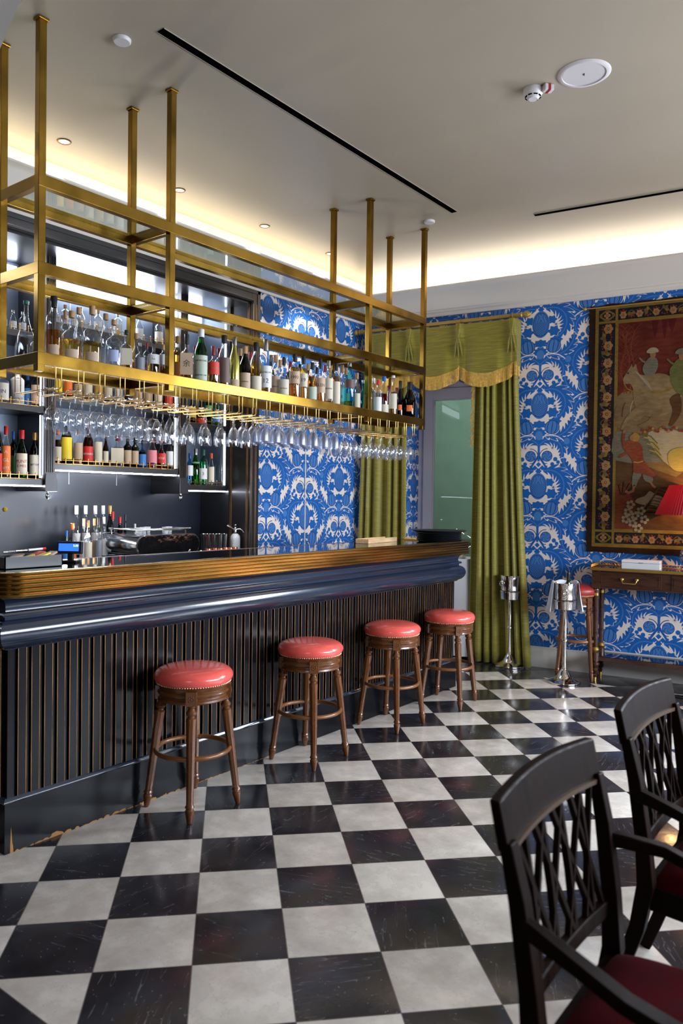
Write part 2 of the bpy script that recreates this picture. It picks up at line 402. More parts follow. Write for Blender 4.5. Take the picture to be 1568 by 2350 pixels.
def floor_mat():
    m, nt, b = new_mat('marble checker floor')
    X.nt = nt
    geo = nt.nodes.new('ShaderNodeNewGeometry')
    sep = nt.nodes.new('ShaderNodeSeparateXYZ'); nt.links.new(geo.outputs['Position'], sep.inputs[0])
    px, py = X(sep.outputs[0]), X(sep.outputs[1])
    T = 1 / 3.0
    c44, s44 = 0.71691, 0.69717       # cos/sin of the tile rotation
    u = (px * s44 + py * c44 - 0.8962) / T
    w = (py * s44 - px * c44 + 1.2698) / T
    fu, fw = mth('FLOOR', u), mth('FLOOR', w)
    blk = mth('FLOORED_MODULO', fu + fw, 2.0)
    gu = mn(frac(u), 1.0 - frac(u)); gw = mn(frac(w), 1.0 - frac(w))
    edge = mn(gu, gw)
    # plain black borders along the window wall and in front
    nd = (px - E1.x) * NW.x + (py - E1.y) * NW.y
    border = mxx(lt(nd, 0.44), lt(py, -0.487))
    blk = mxx(blk, border)
    joint = lt(edge, 0.0065) * (1.0 - border)
    joint = mxx(joint, mxx(lt(absx(nd - 0.44), 0.002), lt(absx(py + 0.487), 0.002)))
    idv = nt.nodes.new('ShaderNodeCombineXYZ'); fu.lk(idv.inputs[0]); fw.lk(idv.inputs[1])
    wn = nt.nodes.new('ShaderNodeTexWhiteNoise'); wn.noise_dimensions = '2D'; nt.links.new(idv.outputs[0], wn.inputs['Vector'])
    rnd = X(wn.outputs['Value'])
    n1 = nt.nodes.new('ShaderNodeTexNoise'); n1.inputs['Scale'].default_value = 7.0; n1.inputs['Detail'].default_value = 6; n1.inputs['Roughness'].default_value = 0.62
    nt.links.new(geo.outputs['Position'], n1.inputs['Vector'])
    n2 = nt.nodes.new('ShaderNodeTexNoise'); n2.inputs['Scale'].default_value = 70.0; n2.inputs['Detail'].default_value = 3
    nt.links.new(geo.outputs['Position'], n2.inputs['Vector'])
    # white chips and specks
    vor = nt.nodes.new('ShaderNodeTexVoronoi'); vor.inputs['Scale'].default_value = 42.0
    nt.links.new(geo.outputs['Position'], vor.inputs['Vector'])
    sp = lt(X(vor.outputs['Distance']), 0.10) * mth('GREATER_THAN', X(n1.outputs[0]), 0.49)
    # scratches: thin stretched noise bands
    mp = nt.nodes.new('ShaderNodeMapping'); mp.inputs['Scale'].default_value = (2.2, 20, 1)
    vr = nt.nodes.new('ShaderNodeVectorRotate'); vr.rotation_type = 'Z_AXIS'; nt.links.new(geo.outputs['Position'], vr.inputs['Vector'])
    (rnd * 40.0).lk(vr.inputs['Angle']); nt.links.new(vr.outputs[0], mp.inputs[0])
    n3 = nt.nodes.new('ShaderNodeTexNoise'); n3.inputs['Scale'].default_value = 1.4; n3.inputs['Detail'].default_value = 2
    nt.links.new(mp.outputs[0], n3.inputs['Vector'])
    scr = mxx(lt(absx(X(n3.outputs[0]) - 0.64), 0.005), lt(absx(X(n3.outputs[0]) - 0.36), 0.004) * mth('GREATER_THAN', rnd, 0.4))
    def ramp(fac, c1, c2, a=0.3, z=0.75):
        r = nt.nodes.new('ShaderNodeValToRGB'); r.color_ramp.elements[0].color = (*c1, 1); r.color_ramp.elements[1].color = (*c2, 1)
        r.color_ramp.elements[0].position = a; r.color_ramp.elements[1].position = z
        fac.lk(r.inputs[0]); return r.outputs[0]
    def mix(fac, c1, c2):
        n = nt.nodes.new('ShaderNodeMix'); n.data_type = 'RGBA'; fac.lk(n.inputs[0])
        for c, i in ((c1, 6), (c2, 7)):
            if isinstance(c, tuple): n.inputs[i].default_value = (*c, 1)
            else: nt.links.new(c, n.inputs[i])
        return n.outputs[2]
    base = X(n1.outputs[0]) * 0.75 + rnd * 0.22
    wh = ramp(base, (0.52, 0.465, 0.41), (0.83, 0.775, 0.70), 0.32, 0.66)
    bk = ramp(base, (0.010, 0.010, 0.014), (0.036, 0.035, 0.043))
    bk = mix(mn(sp + scr * 0.7, 1.0) * 0.6, bk, (0.26, 0.27, 0.28))
    wh = mix(sp * 0.45, wh, (0.22, 0.19, 0.16))
    wh = mix(lt(absx(X(n1.outputs[0]) - 0.52), 0.004) * 0.30, wh, (0.36, 0.32, 0.28))
    c = mix(blk, wh, bk)
    c = mix(joint * 0.75, c, (0.10, 0.075, 0.07))
    nt.links.new(c, b.inputs['Base Color'])
    (0.10 + X(n1.outputs[0]) * 0.17 + X(n2.outputs[0]) * 0.05).lk(b.inputs['Roughness'])
    b.inputs['Coat Weight'].default_value = 0.35; b.inputs['Coat Roughness'].default_value = 0.13
    # each tile is very slightly cushioned and dipped at the joint
    tu = (frac(u) - 0.5); tw = (frac(w) - 0.5)
    cush = (tu * tu + tw * tw) * -1.15
    tilt = tu * (rnd - 0.5) * 0.9 + tw * (X(wn.outputs['Value']) * 3.7 - mth('FLOOR', X(wn.outputs['Value']) * 3.7) - 0.5) * 0.9
    hgt = (cush + tilt) * 0.9 + X(n1.outputs[0]) * 0.10 - lt(edge, 0.008) * 0.25
    bp = nt.nodes.new('ShaderNodeBump'); bp.inputs['Strength'].default_value = 1.0; bp.inputs['Distance'].default_value = 0.019
    hgt.lk(bp.inputs['Height']); nt.links.new(bp.outputs[0], b.inputs['Normal'])
    nt.links.new(bp.outputs[0], b.inputs['Coat Normal'])
    return m
M['floor'] = floor_mat()
M['paper_far'] = wallpaper('blue damask window wall', (DW.x, DW.y), DW.x * 0.217 + DW.y * 5.385, 2.568)
M['paper_left'] = wallpaper('blue damask bar wall', (0, 1), 3.574, 1.83)
def ceiling_mat():
    m, nt, b = new_mat('ceiling plaster')
    tc = nt.nodes.new('ShaderNodeNewGeometry')
    n = nt.nodes.new('ShaderNodeTexNoise'); n.inputs['Scale'].default_value = 1.1; n.inputs['Detail'].default_value = 3
    nt.links.new(tc.outputs['Position'], n.inputs['Vector'])
    cr = nt.nodes.new('ShaderNodeValToRGB')
    cr.color_ramp.elements[0].color = (0.36, 0.315, 0.245, 1); cr.color_ramp.elements[1].color = (0.44, 0.385, 0.305, 1)
    nt.links.new(n.outputs[0], cr.inputs[0]); nt.links.new(cr.outputs[0], b.inputs['Base Color'])
    b.inputs['Roughness'].default_value = 0.42
    bp = nt.nodes.new('ShaderNodeBump'); bp.inputs['Strength'].default_value = 0.15; bp.inputs['Distance'].default_value = 0.02
    nt.links.new(n.outputs[0], bp.inputs['Height']); nt.links.new(bp.outputs[0], b.inputs['Normal'])
    return m
M['ceiling'] = ceiling_mat()

# ------------------------------------------------------------------ mesh helpers
class MB:
    def __init__(s): s.v = []; s.f = []; s.m = []
    def add(s, vs, fs, mi=0):
        o = len(s.v); s.v += [tuple(v) for v in vs]
        for f in fs: s.f.append([o + i for i in f]); s.m.append(mi)
        return s
    def box(s, x0, x1, y0, y1, z0, z1, mi=0):
        vs = [(x, y, z) for x in (x0, x1) for y in (y0, y1) for z in (z0, z1)]
        return s.add(vs, [(0, 1, 3, 2), (4, 6, 7, 5), (0, 4, 5, 1), (2, 3, 7, 6), (0, 2, 6, 4), (1, 5, 7, 3)], mi)
    def obox(s, c, size, mat=None, mi=0):
        hx, hy, hz = [q / 2 for q in size]
        R = mat or Matrix.Identity(3)
        vs = [Vector(c) + R @ Vector((x, y, z)) for x in (-hx, hx) for y in (-hy, hy) for z in (-hz, hz)]
        return s.add(vs, [(0, 1, 3, 2), (4, 6, 7, 5), (0, 4, 5, 1), (2, 3, 7, 6), (0, 2, 6, 4), (1, 5, 7, 3)], mi)
    def lathe(s, prof, n=20, c=(0, 0, 0), mi=0, a0=0.0, a1=2 * PI, sx=1.0, sy=1.0, fn=None, cap=False):
        full = abs(a1 - a0 - 2 * PI) < 1e-6
        k = n if full else n + 1
        vs = []
        for (r, z) in prof:
            for i in range(k):
                a = a0 + (a1 - a0) * i / n
                q = fn(a, z) if fn else 1.0
                vs.append((c[0] + r * q * math.cos(a) * sx, c[1] + r * q * math.sin(a) * sy, c[2] + z))
        fs = []
        for j in range(len(prof) - 1):
            for i in range(n):
                i2 = (i + 1) % k
                fs.append((j * k + i, j * k + i2, (j + 1) * k + i2, (j + 1) * k + i))
        if cap and full:
            fs.append(tuple(range(k))[::-1]); L = len(prof) - 1
            fs.append(tuple(L * k + i for i in range(k)))
        return s.add(vs, fs, mi)
    def tube(s, pts, r, n=8, closed=False, mi=0, caps=True):
        pts = [Vector(p) for p in pts]; N = len(pts)
        rs = r if isinstance(r, (list, tuple)) else [r] * N
        vs = []; prev = None
        for i, p in enumerate(pts):
            if closed: t = pts[(i + 1) % N] - pts[i - 1]
            else: t = pts[min(i + 1, N - 1)] - pts[max(i - 1, 0)]
            t.normalize()
            if prev is None:
                ref = Vector((0, 0, 1)) if abs(t.z) < 0.9 else Vector((1, 0, 0))
                a = t.cross(ref).normalized()
            else:
                a = (prev - t * prev.dot(t)).normalized()
            prev = a; bb = t.cross(a)
            for k in range(n):
                q = 2 * PI * k / n
                vs.append(p + (a * math.cos(q) + bb * math.sin(q)) * rs[i])
        fs = []
        for i in range(N if closed else N - 1):
            j = (i + 1) % N
            for k in range(n):
                k2 = (k + 1) % n
                fs.append((i * n + k, i * n + k2, j * n + k2, j * n + k))
        if caps and not closed:
            fs.append(tuple(range(n))[::-1]); fs.append(tuple((N - 1) * n + k for k in range(n)))
        return s.add(vs, fs, mi)
    def rtube(s, pts, w, h, upv=(0, 0, 1), mi=0):
        """rectangular bar along a path; w across, h along upv; w/h may be lists"""
        pts = [Vector(p) for p in pts]; N = len(pts); upv = Vector(upv)
        ws = w if isinstance(w, (list, tuple)) else [w] * N
        hs = h if isinstance(h, (list, tuple)) else [h] * N
        vs = []
        for i, p in enumerate(pts):
            t = (pts[min(i + 1, N - 1)] - pts[max(i - 1, 0)]).normalized()
            side = t.cross(upv).normalized(); u2 = side.cross(t).normalized()
            for (a, b_) in ((-1, -1), (1, -1), (1, 1), (-1, 1)):
                vs.append(p + side * a * ws[i] / 2 + u2 * b_ * hs[i] / 2)
        fs = [(0, 3, 2, 1), tuple((N - 1) * 4 + k for k in range(4))]
        for i in range(N - 1):
            for k in range(4):
                k2 = (k + 1) % 4
                fs.append((i * 4 + k, i * 4 + k2, (i + 1) * 4 + k2, (i + 1) * 4 + k))
        return s.add(vs, fs, mi)
    def grid(s, fn, nu, nv, mi=0):
        vs = [fn(i / nu, j / nv) for j in range(nv + 1) for i in range(nu + 1)]
        fs = [(j * (nu + 1) + i, j * (nu + 1) + i + 1, (j + 1) * (nu + 1) + i + 1, (j + 1) * (nu + 1) + i) for j in range(nv) for i in range(nu)]
        return s.add(vs, fs, mi)
    def prism(s, poly, fn, mi=0):
        """poly 2D points, fn(u,v,side) -> 3D"""
        n = len(poly)
        vs = [fn(u, v, 0) for u, v in poly] + [fn(u, v, 1) for u, v in poly]
        fs = [tuple(range(n))[::-1], tuple(n + i for i in range(n))]
        fs += [(i, (i + 1) % n, n + (i + 1) % n, n + i) for i in range(n)]
        return s.add(vs, fs, mi)
    def sphere(s, c, r, n=10, m=7, mi=0, sz=1.0):
        prof = [(r * math.sin(PI * j / m), -r * sz * math.cos(PI * j / m)) for j in range(m + 1)]
        prof[0] = (1e-4, prof[0][1]); prof[-1] = (1e-4, prof[-1][1])
        return s.lathe(prof, n, c, mi)
    def mesh(s, name, mats, smooth=None):
        me = bpy.data.meshes.new(name)
        me.from_pydata(s.v, [], s.f)
        mats = mats if isinstance(mats, (list, tuple)) else [mats]
        for m in mats: me.materials.append(m)
        if len(mats) > 1: me.polygons.foreach_set('material_index', s.m)
        if smooth is not None:
            me.polygons.foreach_set('use_smooth', [True] * len(me.polygons))
            me.set_sharp_from_angle(angle=math.radians(smooth))
        me.update()
        return me
    def build(s, name, mats, parent=None, smooth=None, loc=None, rot=None, kind=None, label=None, bevel=0):
        o = bpy.data.objects.new(name, s.mesh(name, mats, smooth)); COL.objects.link(o)
        if parent: o.parent = parent
        if loc is not None: o.location = loc
        if rot is not None: o.rotation_euler = rot
        if kind: o['kind'] = kind
        if label: o['label'] = label
        if bevel:
            md = o.modifiers.new('bevel', 'BEVEL'); md.width = bevel; md.segments = 2; md.limit_method = 'ANGLE'
            md.harden_normals = False
        return o
def thing(name, label, cat, loc=(0, 0, 0), rz=0.0, group=None):
    o = bpy.data.objects.new(name, None); COL.objects.link(o)
    o.empty_display_size = 0.05
    o.location = loc; o.rotation_euler = (0, 0, rz)
    o['label'] = label; o['category'] = cat
    if group: o['group'] = group
    return o
def tag(o, label, cat, group=None):
    o['label'] = label; o['category'] = cat
    if group: o['group'] = group
    return o
def struct(mb, name, mats, **k):
    return mb.build(name, mats, kind='structure', **k)
def dup(root, loc, rz=None, label=None, group=None):
    r = root.copy(); COL.objects.link(r); r.location = loc
    if rz is not None: r.rotation_euler = (0, 0, rz)
    if label: r['label'] = label
    if group: r['group'] = group
    for ch in list(root.children):
        c = ch.copy(); COL.objects.link(c); c.parent = r
        for g in ch.children:
            d = g.copy(); COL.objects.link(d); d.parent = c
    return r
def rounded(w, h, r, n=4):
    pts = []
    for cx, cy, a in ((w / 2 - r, h / 2 - r, 0), (-w / 2 + r, h / 2 - r, 90), (-w / 2 + r, -h / 2 + r, 180), (w / 2 - r, -h / 2 + r, 270)):
        for i in range(n + 1):
            q = math.radians(a + 90 * i / n); pts.append((cx + r * math.cos(q), cy + r * math.sin(q)))
    return pts
_dg = None
def text(parent, s, size, mat, loc=(0, 0, 0), rot=(PI / 2, 0, 0), bend=0.0, name='lettering', depth=0.0004, xscale=1.0):
    cu = bpy.data.curves.new('t', 'FONT'); cu.body = s; cu.size = size; cu.align_x = 'CENTER'; cu.align_y = 'CENTER'
    cu.extrude = depth; cu.resolution_u = 3
    tmp = bpy.data.objects.new('t', cu); COL.objects.link(tmp)
    bpy.context.view_layer.update()
    me = bpy.data.meshes.new_from_object(tmp.evaluated_get(bpy.context.evaluated_depsgraph_get()))
    bpy.data.objects.remove(tmp); bpy.data.curves.remove(cu)
    R = Matrix.Rotation(rot[2], 3, 'Z') @ Matrix.Rotation(rot[1], 3, 'Y') @ Matrix.Rotation(rot[0], 3, 'X')
    for v in me.vertices:
        x, y, z = v.co; x *= xscale
        if bend: # wrap round a vertical axis, text centre at angle -90 deg
            rr = bend + z; a = x / bend
            v.co = Vector((rr * math.sin(a), -rr * math.cos(a), y)) + Vector(loc)
        else:
            v.co = R @ Vector((x, y, z)) + Vector(loc)
    me.materials.clear(); me.materials.append(mat); me.name = name
    o = bpy.data.objects.new(name, me); COL.objects.link(o)
    if parent: o.parent = parent
    return o

def extrude_path(mb, prof, path, normals=None, mi=0, closed_prof=False, caps=True):
    """prof: (offset outward, z); path: (x, y); outward is to the right of travel unless normals are given"""
    N = len(path); P = [Vector((p[0], p[1], 0)) for p in path]
    vs = []
    for i in range(N):
        ns = []
        if i > 0:
            t = (P[i] - P[i - 1]).normalized(); ns.append(Vector((t.y, -t.x, 0)))
        if i < N - 1:
            t = (P[i + 1] - P[i]).normalized(); ns.append(Vector((t.y, -t.x, 0)))
        if len(ns) == 2:
            n = (ns[0] + ns[1]).normalized(); k = 1 / max(0.2, n.dot(ns[0]))
        else: n = ns[0]; k = 1
        for (o, z) in prof: vs.append(P[i] + n * (o * k) + Vector((0, 0, z)))
    L = len(prof); fs = []
    rng = L if closed_prof else L - 1
    for i in range(N - 1):
        for j in range(rng):
            j2 = (j + 1) % L
            fs.append((i * L + j, (i + 1) * L + j, (i + 1) * L + j2, i * L + j2))
    if caps: fs.append(tuple(range(L))); fs.append(tuple((N - 1) * L + j for j in range(L))[::-1])
    return mb.add(vs, fs, mi)

# ================================================================== ROOM
struct(MB().box(-2.6, 6.6, -6.2, 7.4, -0.1, 0.0), 'floor', M['floor'])
struct(MB().box(-2.6, 6.6, -6.2, 7.4, H, H + 0.1), 'ceiling', M['ceiling'])
WT = 3.557                 # top of the wallpaper
SL, SR, AZ, AD = -1.404, -0.560, 2.90, 0.38     # window recess: left, right, top, depth
cor = (XW - 0.1897) / 0.99
def wbox(mb, s0, s1, n0, n1, z0, z1, mi=0):
    vs = [wall_pt(s, n, z) for s in (s0, s1) for n in (n0, n1) for z in (z0, z1)]
    return mb.add(vs, [(0, 1, 3, 2), (4, 6, 7, 5), (0, 4, 5, 1), (2, 3, 7, 6), (0, 2, 6, 4), (1, 5, 7, 3)], mi)
m = MB(); wbox(m, cor - 0.06, SL, 0, -0.37, 0, H); wbox(m, SR, 6.6, 0, -0.37, 0, H); wbox(m, SL, SR, 0, -0.37, AZ, H)
struct(m, 'wall_far', M['paper_far'])
M['paper_reveal'] = wallpaper('blue damask reveal', (NW.x, NW.y), (NW.x * wall_pt(SL, -0.2, 0).x + NW.y * wall_pt(SL, -0.2, 0).y), 2.568)
m = MB(); wbox(m, SL - 0.01, SL + 0.004, 0.0, -AD, 0, AZ); wbox(m, SR - 0.004, SR + 0.01, 0.0, -AD, 0, AZ)
struct(m, 'trim_recess', M['paper_reveal'])
# wall behind the bar: papered strip right of the cabinet, plaster above it
struct(MB().box(XW - 0.3, XW, 3.443, 5.30, 0, H), 'wall_left', M['paper_left'])
struct(MB().box(-2.55, XW + 0.002, -6.2, 5.2, WT, H), 'wall_above_paper', M['plaster'])
m = MB(); wbox(m, cor - 0.05, 6.6, 0.002, -0.1, WT, H)
struct(m, 'wall_far_frieze', M['plaster'])
struct(MB().box(-2.6, XW, -6.2, -1.62, 0, H), 'wall_left_front', M['paper_left'])
struct(MB().box(6.6, 6.75, -6.2, 7.4, 0, H), 'wall_right', M['far_side'])
struct(MB().box(-2.6, 6.75, -6.35, -6.2, 0, H), 'wall_rear', M['far_side'])
# flush jib door joint in the papered wall
struct(MB().box(XW, XW + 0.004, 4.139, 4.151, 0.0, 2.14), 'trim_door_joint', M['white'])
# cornice with cove lighting on its back
cp = [(0.0, WT), (0.022, WT), (0.026, WT + 0.03), (0.045, WT + 0.042), (0.045, WT + 0.055), (0.062, WT + 0.062), (0.066, WT + 0.075), (0.082, WT + 0.11), (0.115, WT + 0.165), (0.165, WT + 0.215), (0.215, WT + 0.243), (0.235, WT + 0.248), (0.235, WT + 0.262), (0.215, WT + 0.262), (0.19, WT + 0.235), (0.0, WT + 0.225)]
cc = Vector((XW, E1.y + (XW - E1.x) * DW.y / DW.x, 0))
struct(extrude_path(MB(), cp, [(XW, -6.2), (cc.x, cc.y), tuple(wall_pt(6.4, 0, 0))[:2]]), 'trim_cornice', M['white'], smooth=35)
# skirting on the window wall
bp_ = [(0.0, 0.0), (0.022, 0.0), (0.022, 0.135), (0.018, 0.145), (0.016, 0.165), (0.009, 0.175), (0.007, 0.195), (0.0, 0.20)]
struct(extrude_path(MB(), bp_, [tuple(wall_pt(SR, 0, 0))[:2], tuple(wall_pt(6.4, 0, 0))[:2]]), 'baseboard_far', M['white'], smooth=30)
struct(extrude_path(MB(), bp_, [tuple(wall_pt(cor, 0, 0))[:2], tuple(wall_pt(SL, 0, 0))[:2]]), 'baseboard_far_left', M['white'], smooth=30)
struct(extrude_path(MB(), bp_, [(XW, 3.45), (XW, 5.10)]), 'baseboard_left', M['white'], smooth=30)
# bulkhead whose corner shows at the upper left of the picture
b0 = at_z(48, 0, 3.55); b1 = at_z(0, 112, 3.55)
dd = (b1 - b0).normalized(); sd = Vector((dd.y, -dd.x, 0))
if sd.dot(CAM - b0) < 0: sd = -sd
struct(MB().prism([(-1.5, 0), (1.2, 0), (1.2, 0.5), (-1.5, 0.5)], lambda u, v, s_: tuple(b0 + dd * u + (-sd if False else sd) * v + Vector((0, 0, 0.45 if s_ else 0)))), 'trim_bulkhead', M['plaster'])

# ---- window in the recess
win = []
f = MB()
for (s0, s1, z0, z1) in ((SL, SL + 0.075, 0, AZ), (SR - 0.075, SR, 0, AZ), (SL, SR, AZ - 0.055, AZ), (SL, SR, 0, 0.06)):
    wbox(f, s0, s1, -AD, -AD + 0.06, z0, z1)
wf = struct(f, 'window_1', M['grey_frame'])
f = MB()
gl, gr, gt, gb = SL + 0.175, SR - 0.165, AZ - 0.165, 0.30
for (s0, s1, z0, z1) in ((SL + 0.07, gl, 0.05, AZ - 0.05), (gr, SR - 0.07, 0.05, AZ - 0.05), (gl, gr, gt, AZ - 0.05), (gl, gr, 0.05, gb)):
    wbox(f, s0, s1, -AD + 0.015, -AD + 0.085, z0, z1)
for (s0, s1, z0, z1) in ((gl, gl + 0.012, gb, gt), (gr - 0.012, gr, gb, gt), (gl, gr, gt - 0.012, gt), (gl, gr, gb, gb + 0.012)):
    wbox(f, s0, s1, -AD + 0.03, -AD + 0.07, z0, z1)
f.build('window_sash', M['grey_frame'], wf, bevel=0.004)
g = MB(); wbox(g, gl, gr, -AD + 0.045, -AD + 0.05, gb, gt); g.build('window_pane', M['window_glass'], wf)
h_ = MB(); wbox(h_, gr + 0.03, gr + 0.05, -AD + 0.085, -AD + 0.11, 1.05, 1.17); wbox(h_, gr - 0.05, gr + 0.05, -AD + 0.11, -AD + 0.125, 1.13, 1.15)
h_.build('window_handle', M['steel'], wf)

# ---- the house across the street, seen through the pane
house = thing('building_facade', 'grey green rendered house front with brown louvred shutters outside the window', 'building', wall_pt(-1.0, -3.2, 0), AW)
M['facade'] = pmat('facade render', (0.23, 0.30, 0.24), 0.9, noise=0.12, nscale=2)
M['shutter'] = pmat('brown shutter', (0.09, 0.055, 0.035), 0.6)
M['ledge'] = pmat('stone ledge', (0.16, 0.20, 0.17), 0.9)
MB().box(-5, 5, 0, 0.3, -2, 6.5).build('wall', M['facade'], house)
lb = MB()
for z, t in ((1.02, 0.05), (0.60, 0.07), (3.22, 0.24)): lb.box(-5, 5, -0.06, 0.0, z, z + t)
lb.box(-5, 5, -0.10, 0.0, -2.0, 0.30)
lb.build('ledge', M['ledge'], house)
for x0 in (-1.02, -0.42, 0.5, 1.1, -2.5, -1.9):
    sh = MB().box(x0, x0 + 0.07, -0.07, -0.02, 3.5, 5.4).box(x0 + 0.49, x0 + 0.56, -0.07, -0.02, 3.5, 5.4).box(x0, x0 + 0.56, -0.07, -0.02, 3.5, 3.6).box(x0, x0 + 0.56, -0.07, -0.02, 4.5, 4.6)
    for k in range(38): sh.obox((x0 + 0.28, -0.045, 3.62 + k * 0.047), (0.44, 0.012, 0.045), Matrix.Rotation(0.6, 3, 'X'))
    sh.build('shutter', M['shutter'], house)
area('daylight_on_facade', wall_pt(-1.0, -1.0, 3.75), wall_pt(-1.0, -3.2, 1.8), 3.0, 0.6, 60, (0.85, 0.95, 0.95))

# ---- ceiling fittings
o = MB(); o.box(0.112, 0.165, 0.75, 3.785, H - 0.004, H - 0.0005); o.box(0.110, 0.112, 0.748, 3.787, H - 0.005, H - 0.0005, 1); o.box(0.165, 0.167, 0.748, 3.787, H - 0.005, H - 0.0005, 1)
tag(o.build('air_slot', [M['plastic_dk'], M['ceiling']]), 'long narrow black slot in the ceiling running beside the brass rack', 'ceiling vent')
q0 = at_z(1227, 493, H); s2 = wall_s(q0); n2 = (q0 - E1).dot(NW)
o = MB(); wbox(o, s2, s2 + 2.6, n2 - 0.024, n2 + 0.024, H - 0.004, H - 0.0005); wbox(o, s2 - 0.002, s2 + 2.602, n2 + 0.024, n2 + 0.026, H - 0.005, H - 0.0005, 1); wbox(o, s2 - 0.002, s2 + 2.602, n2 - 0.026, n2 - 0.024, H - 0.005, H - 0.0005, 1)
tag(o.build('air_slot', [M['plastic_dk'], M['ceiling']]), 'shorter black ceiling slot parallel to the window wall at the right', 'ceiling vent')
for i, (px, py, lab) in enumerate(((150, 323, 'recessed ceiling spotlight nearest the camera, above the bar shelves'), (412, 436, 'recessed ceiling spotlight half hidden behind a brass post'),
                     (606, 519, 'recessed ceiling spotlight third from the left over the bar'), (754, 583, 'farthest recessed ceiling spotlight, beside a rear brass post'))):
    p = at_z(px, py, H); p.x = -1.365
    t = thing('ceiling_spotlight', lab, 'spotlight', (p.x, p.y, H), 0, 'recessed spotlights over the bar')
    MB().lathe([(0.034, -0.0005), (0.036, -0.006), (0.044, -0.006), (0.048, -0.001)], 24).build('trim_ring', solid('brown ring', (0.16, 0.07, 0.02), 0.4, 0.5), t, smooth=40)
    MB().lathe([(0.0005, -0.002), (0.034, -0.002)], 24).build('lamp', M['spot_glow'], t)
    L = bpy.data.lights.new('spot_light', 'SPOT'); L.energy = 65; L.color = (1.0, 0.95, 0.88); L.spot_size = 1.5; L.spot_blend = 0.6; L.shadow_soft_size = 0.03
    lo = bpy.data.objects.new('spot_light', L); COL.objects.link(lo); lo.location = (p.x, p.y, H - 0.02)
for (px, py, lab) in ((280, 90, 'round white ceiling disc near the first brass posts'), (986, 507, 'round white ceiling disc above the farthest brass post')):
    p = at_z(px, py, H)
    t = MB().lathe([(0.0005, -0.018), (0.040, -0.018), (0.046, -0.012), (0.047, -0.0005)], 28).build('ceiling_disc', M['plastic'], smooth=40)
    t.location = (p.x, p.y, H); tag(t, lab, 'sensor')
p = at_z(1341, 168, H)
t = thing('ceiling_speaker', 'large round white speaker cover flush in the ceiling', 'speaker', p)
MB().lathe([(0.115, -0.001), (0.118, -0.010), (0.132, -0.010), (0.144, -0.001)], 40).build('ring', M['plastic'], t, smooth=40)
MB().lathe([(0.0005, -0.006), (0.114, -0.006), (0.116, -0.001)], 40).build('grille', M['plastic'], t, smooth=40)
MB().obox((0, 0, -0.008), (0.004, 0.020, 0.003), Matrix.Rotation(0.4, 3, 'Z')).build('slot', M['plastic_dk'], t)
p = at_z(1224, 205, H)
t = thing('smoke_detector', 'white dome smoke detector on the ceiling', 'smoke detector', p)
MB().lathe([(0.0005, -0.058), (0.026, -0.058), (0.034, -0.050), (0.046, -0.040), (0.056, -0.022), (0.056, -0.0005)], 30).build('housing', M['plastic'], t, smooth=40)
dm = MB()
for k in range(8):
    a = 2 * PI * k / 8; dm.obox((0.041 * math.cos(a), 0.041 * math.sin(a), -0.0445), (0.008, 0.022, 0.004), Matrix.Rotation(a, 3, 'Z'))
dm.build('vent_slits', M['plastic_dk'], t)
p = at_z(1258, 195, H)
t = thing('alarm_beacon', 'small white ceiling block with a dark red stripe', 'alarm', p, 0.9)
MB().box(-0.028, 0.028, -0.022, 0.022, -0.036, -0.0005).build('housing', M['plastic'], t, bevel=0.005)
MB().box(-0.008, 0.008, -0.0225, 0.0225, -0.0365, -0.001).build('stripe', M['red_mark'], t)

# ================================================================== BAR COUNTER
bar = thing('bar_counter', 'long black panelled bar with a ribbed brass edge and dark glass top', 'bar counter', (0, 0, 0))
Y0, Y1, XB = 0.03, 4.12, -0.52
MB().box(XB, -0.001, Y0 + 0.001, Y1 - 0.001, 0.0, 1.235).build('carcass', M['black_paint'], bar)
pan = MB()
zb, zt = 0.25, 0.935
pan.box(-0.001, 0.002, Y0, Y1, zb, zt)
def batten(y0, w, xf, mk):
    mk(0.0, 0.018, y0, y0 + w)
k = 0
y = 0.073
while y + 0.04 < Y1:
    pan.box(0.0, 0.016, y, y + 0.040, zb, zt)
    for ye in (y, y + 0.040):
        pan.box(0.0145, 0.0168, ye - 0.0011, ye + 0.0011, zb, zt, 1)
    pan.box(0.002, 0.006, y + 0.050, y + 0.056, zb, zt)
    y += 0.066
x = -0.03
while x - 0.04 > XB:
    for (yy, d) in ((Y0, -1), (Y1, 1)):
        ya, yb = sorted((yy, yy + d * 0.016)); pan.box(x - 0.04, x, ya, yb, zb, zt)
        ya, yb = sorted((yy + d * 0.0145, yy + d * 0.0172))
        for xe in (x, x - 0.04): pan.box(xe - 0.0016, xe + 0.0016, ya, yb, zb, zt, 1)
    x -= 0.066
pan.build('fluted_panel', [M['black_paint'], M['worn_gold']], bar)
loop = [(XB, Y0), (0, Y0), (0, Y1), (XB, Y1)]
def ring_path(x0, xf, ya, yb, r0, r1, n=8):
    pts = [(x0, ya)]
    for i in range(n + 1):
        a = -PI / 2 + (PI / 2) * i / n; pts.append((xf - r0 + r0 * math.cos(a), ya + r0 + r0 * math.sin(a)))
    for i in range(n + 1):
        a = (PI / 2) * i / n; pts.append((xf - r1 + r1 * math.cos(a), yb - r1 + r1 * math.sin(a)))
    pts.append((x0, yb)); return pts
extrude_path(MB(), [(0.0, 0.0), (0.020, 0.0), (0.020, 0.232), (0.0, 0.232)], loop).build('plinth', M['black_paint'], bar)
extrude_path(MB(), [(0.0, 0.228), (0.024, 0.228), (0.028, 0.236), (0.024, 0.246), (0.018, 0.252), (0.0, 0.252)], loop).build('plinth_bead', M['blue_black'], bar, smooth=40)
random.seed(3)
ch = MB()
yy = 0.06
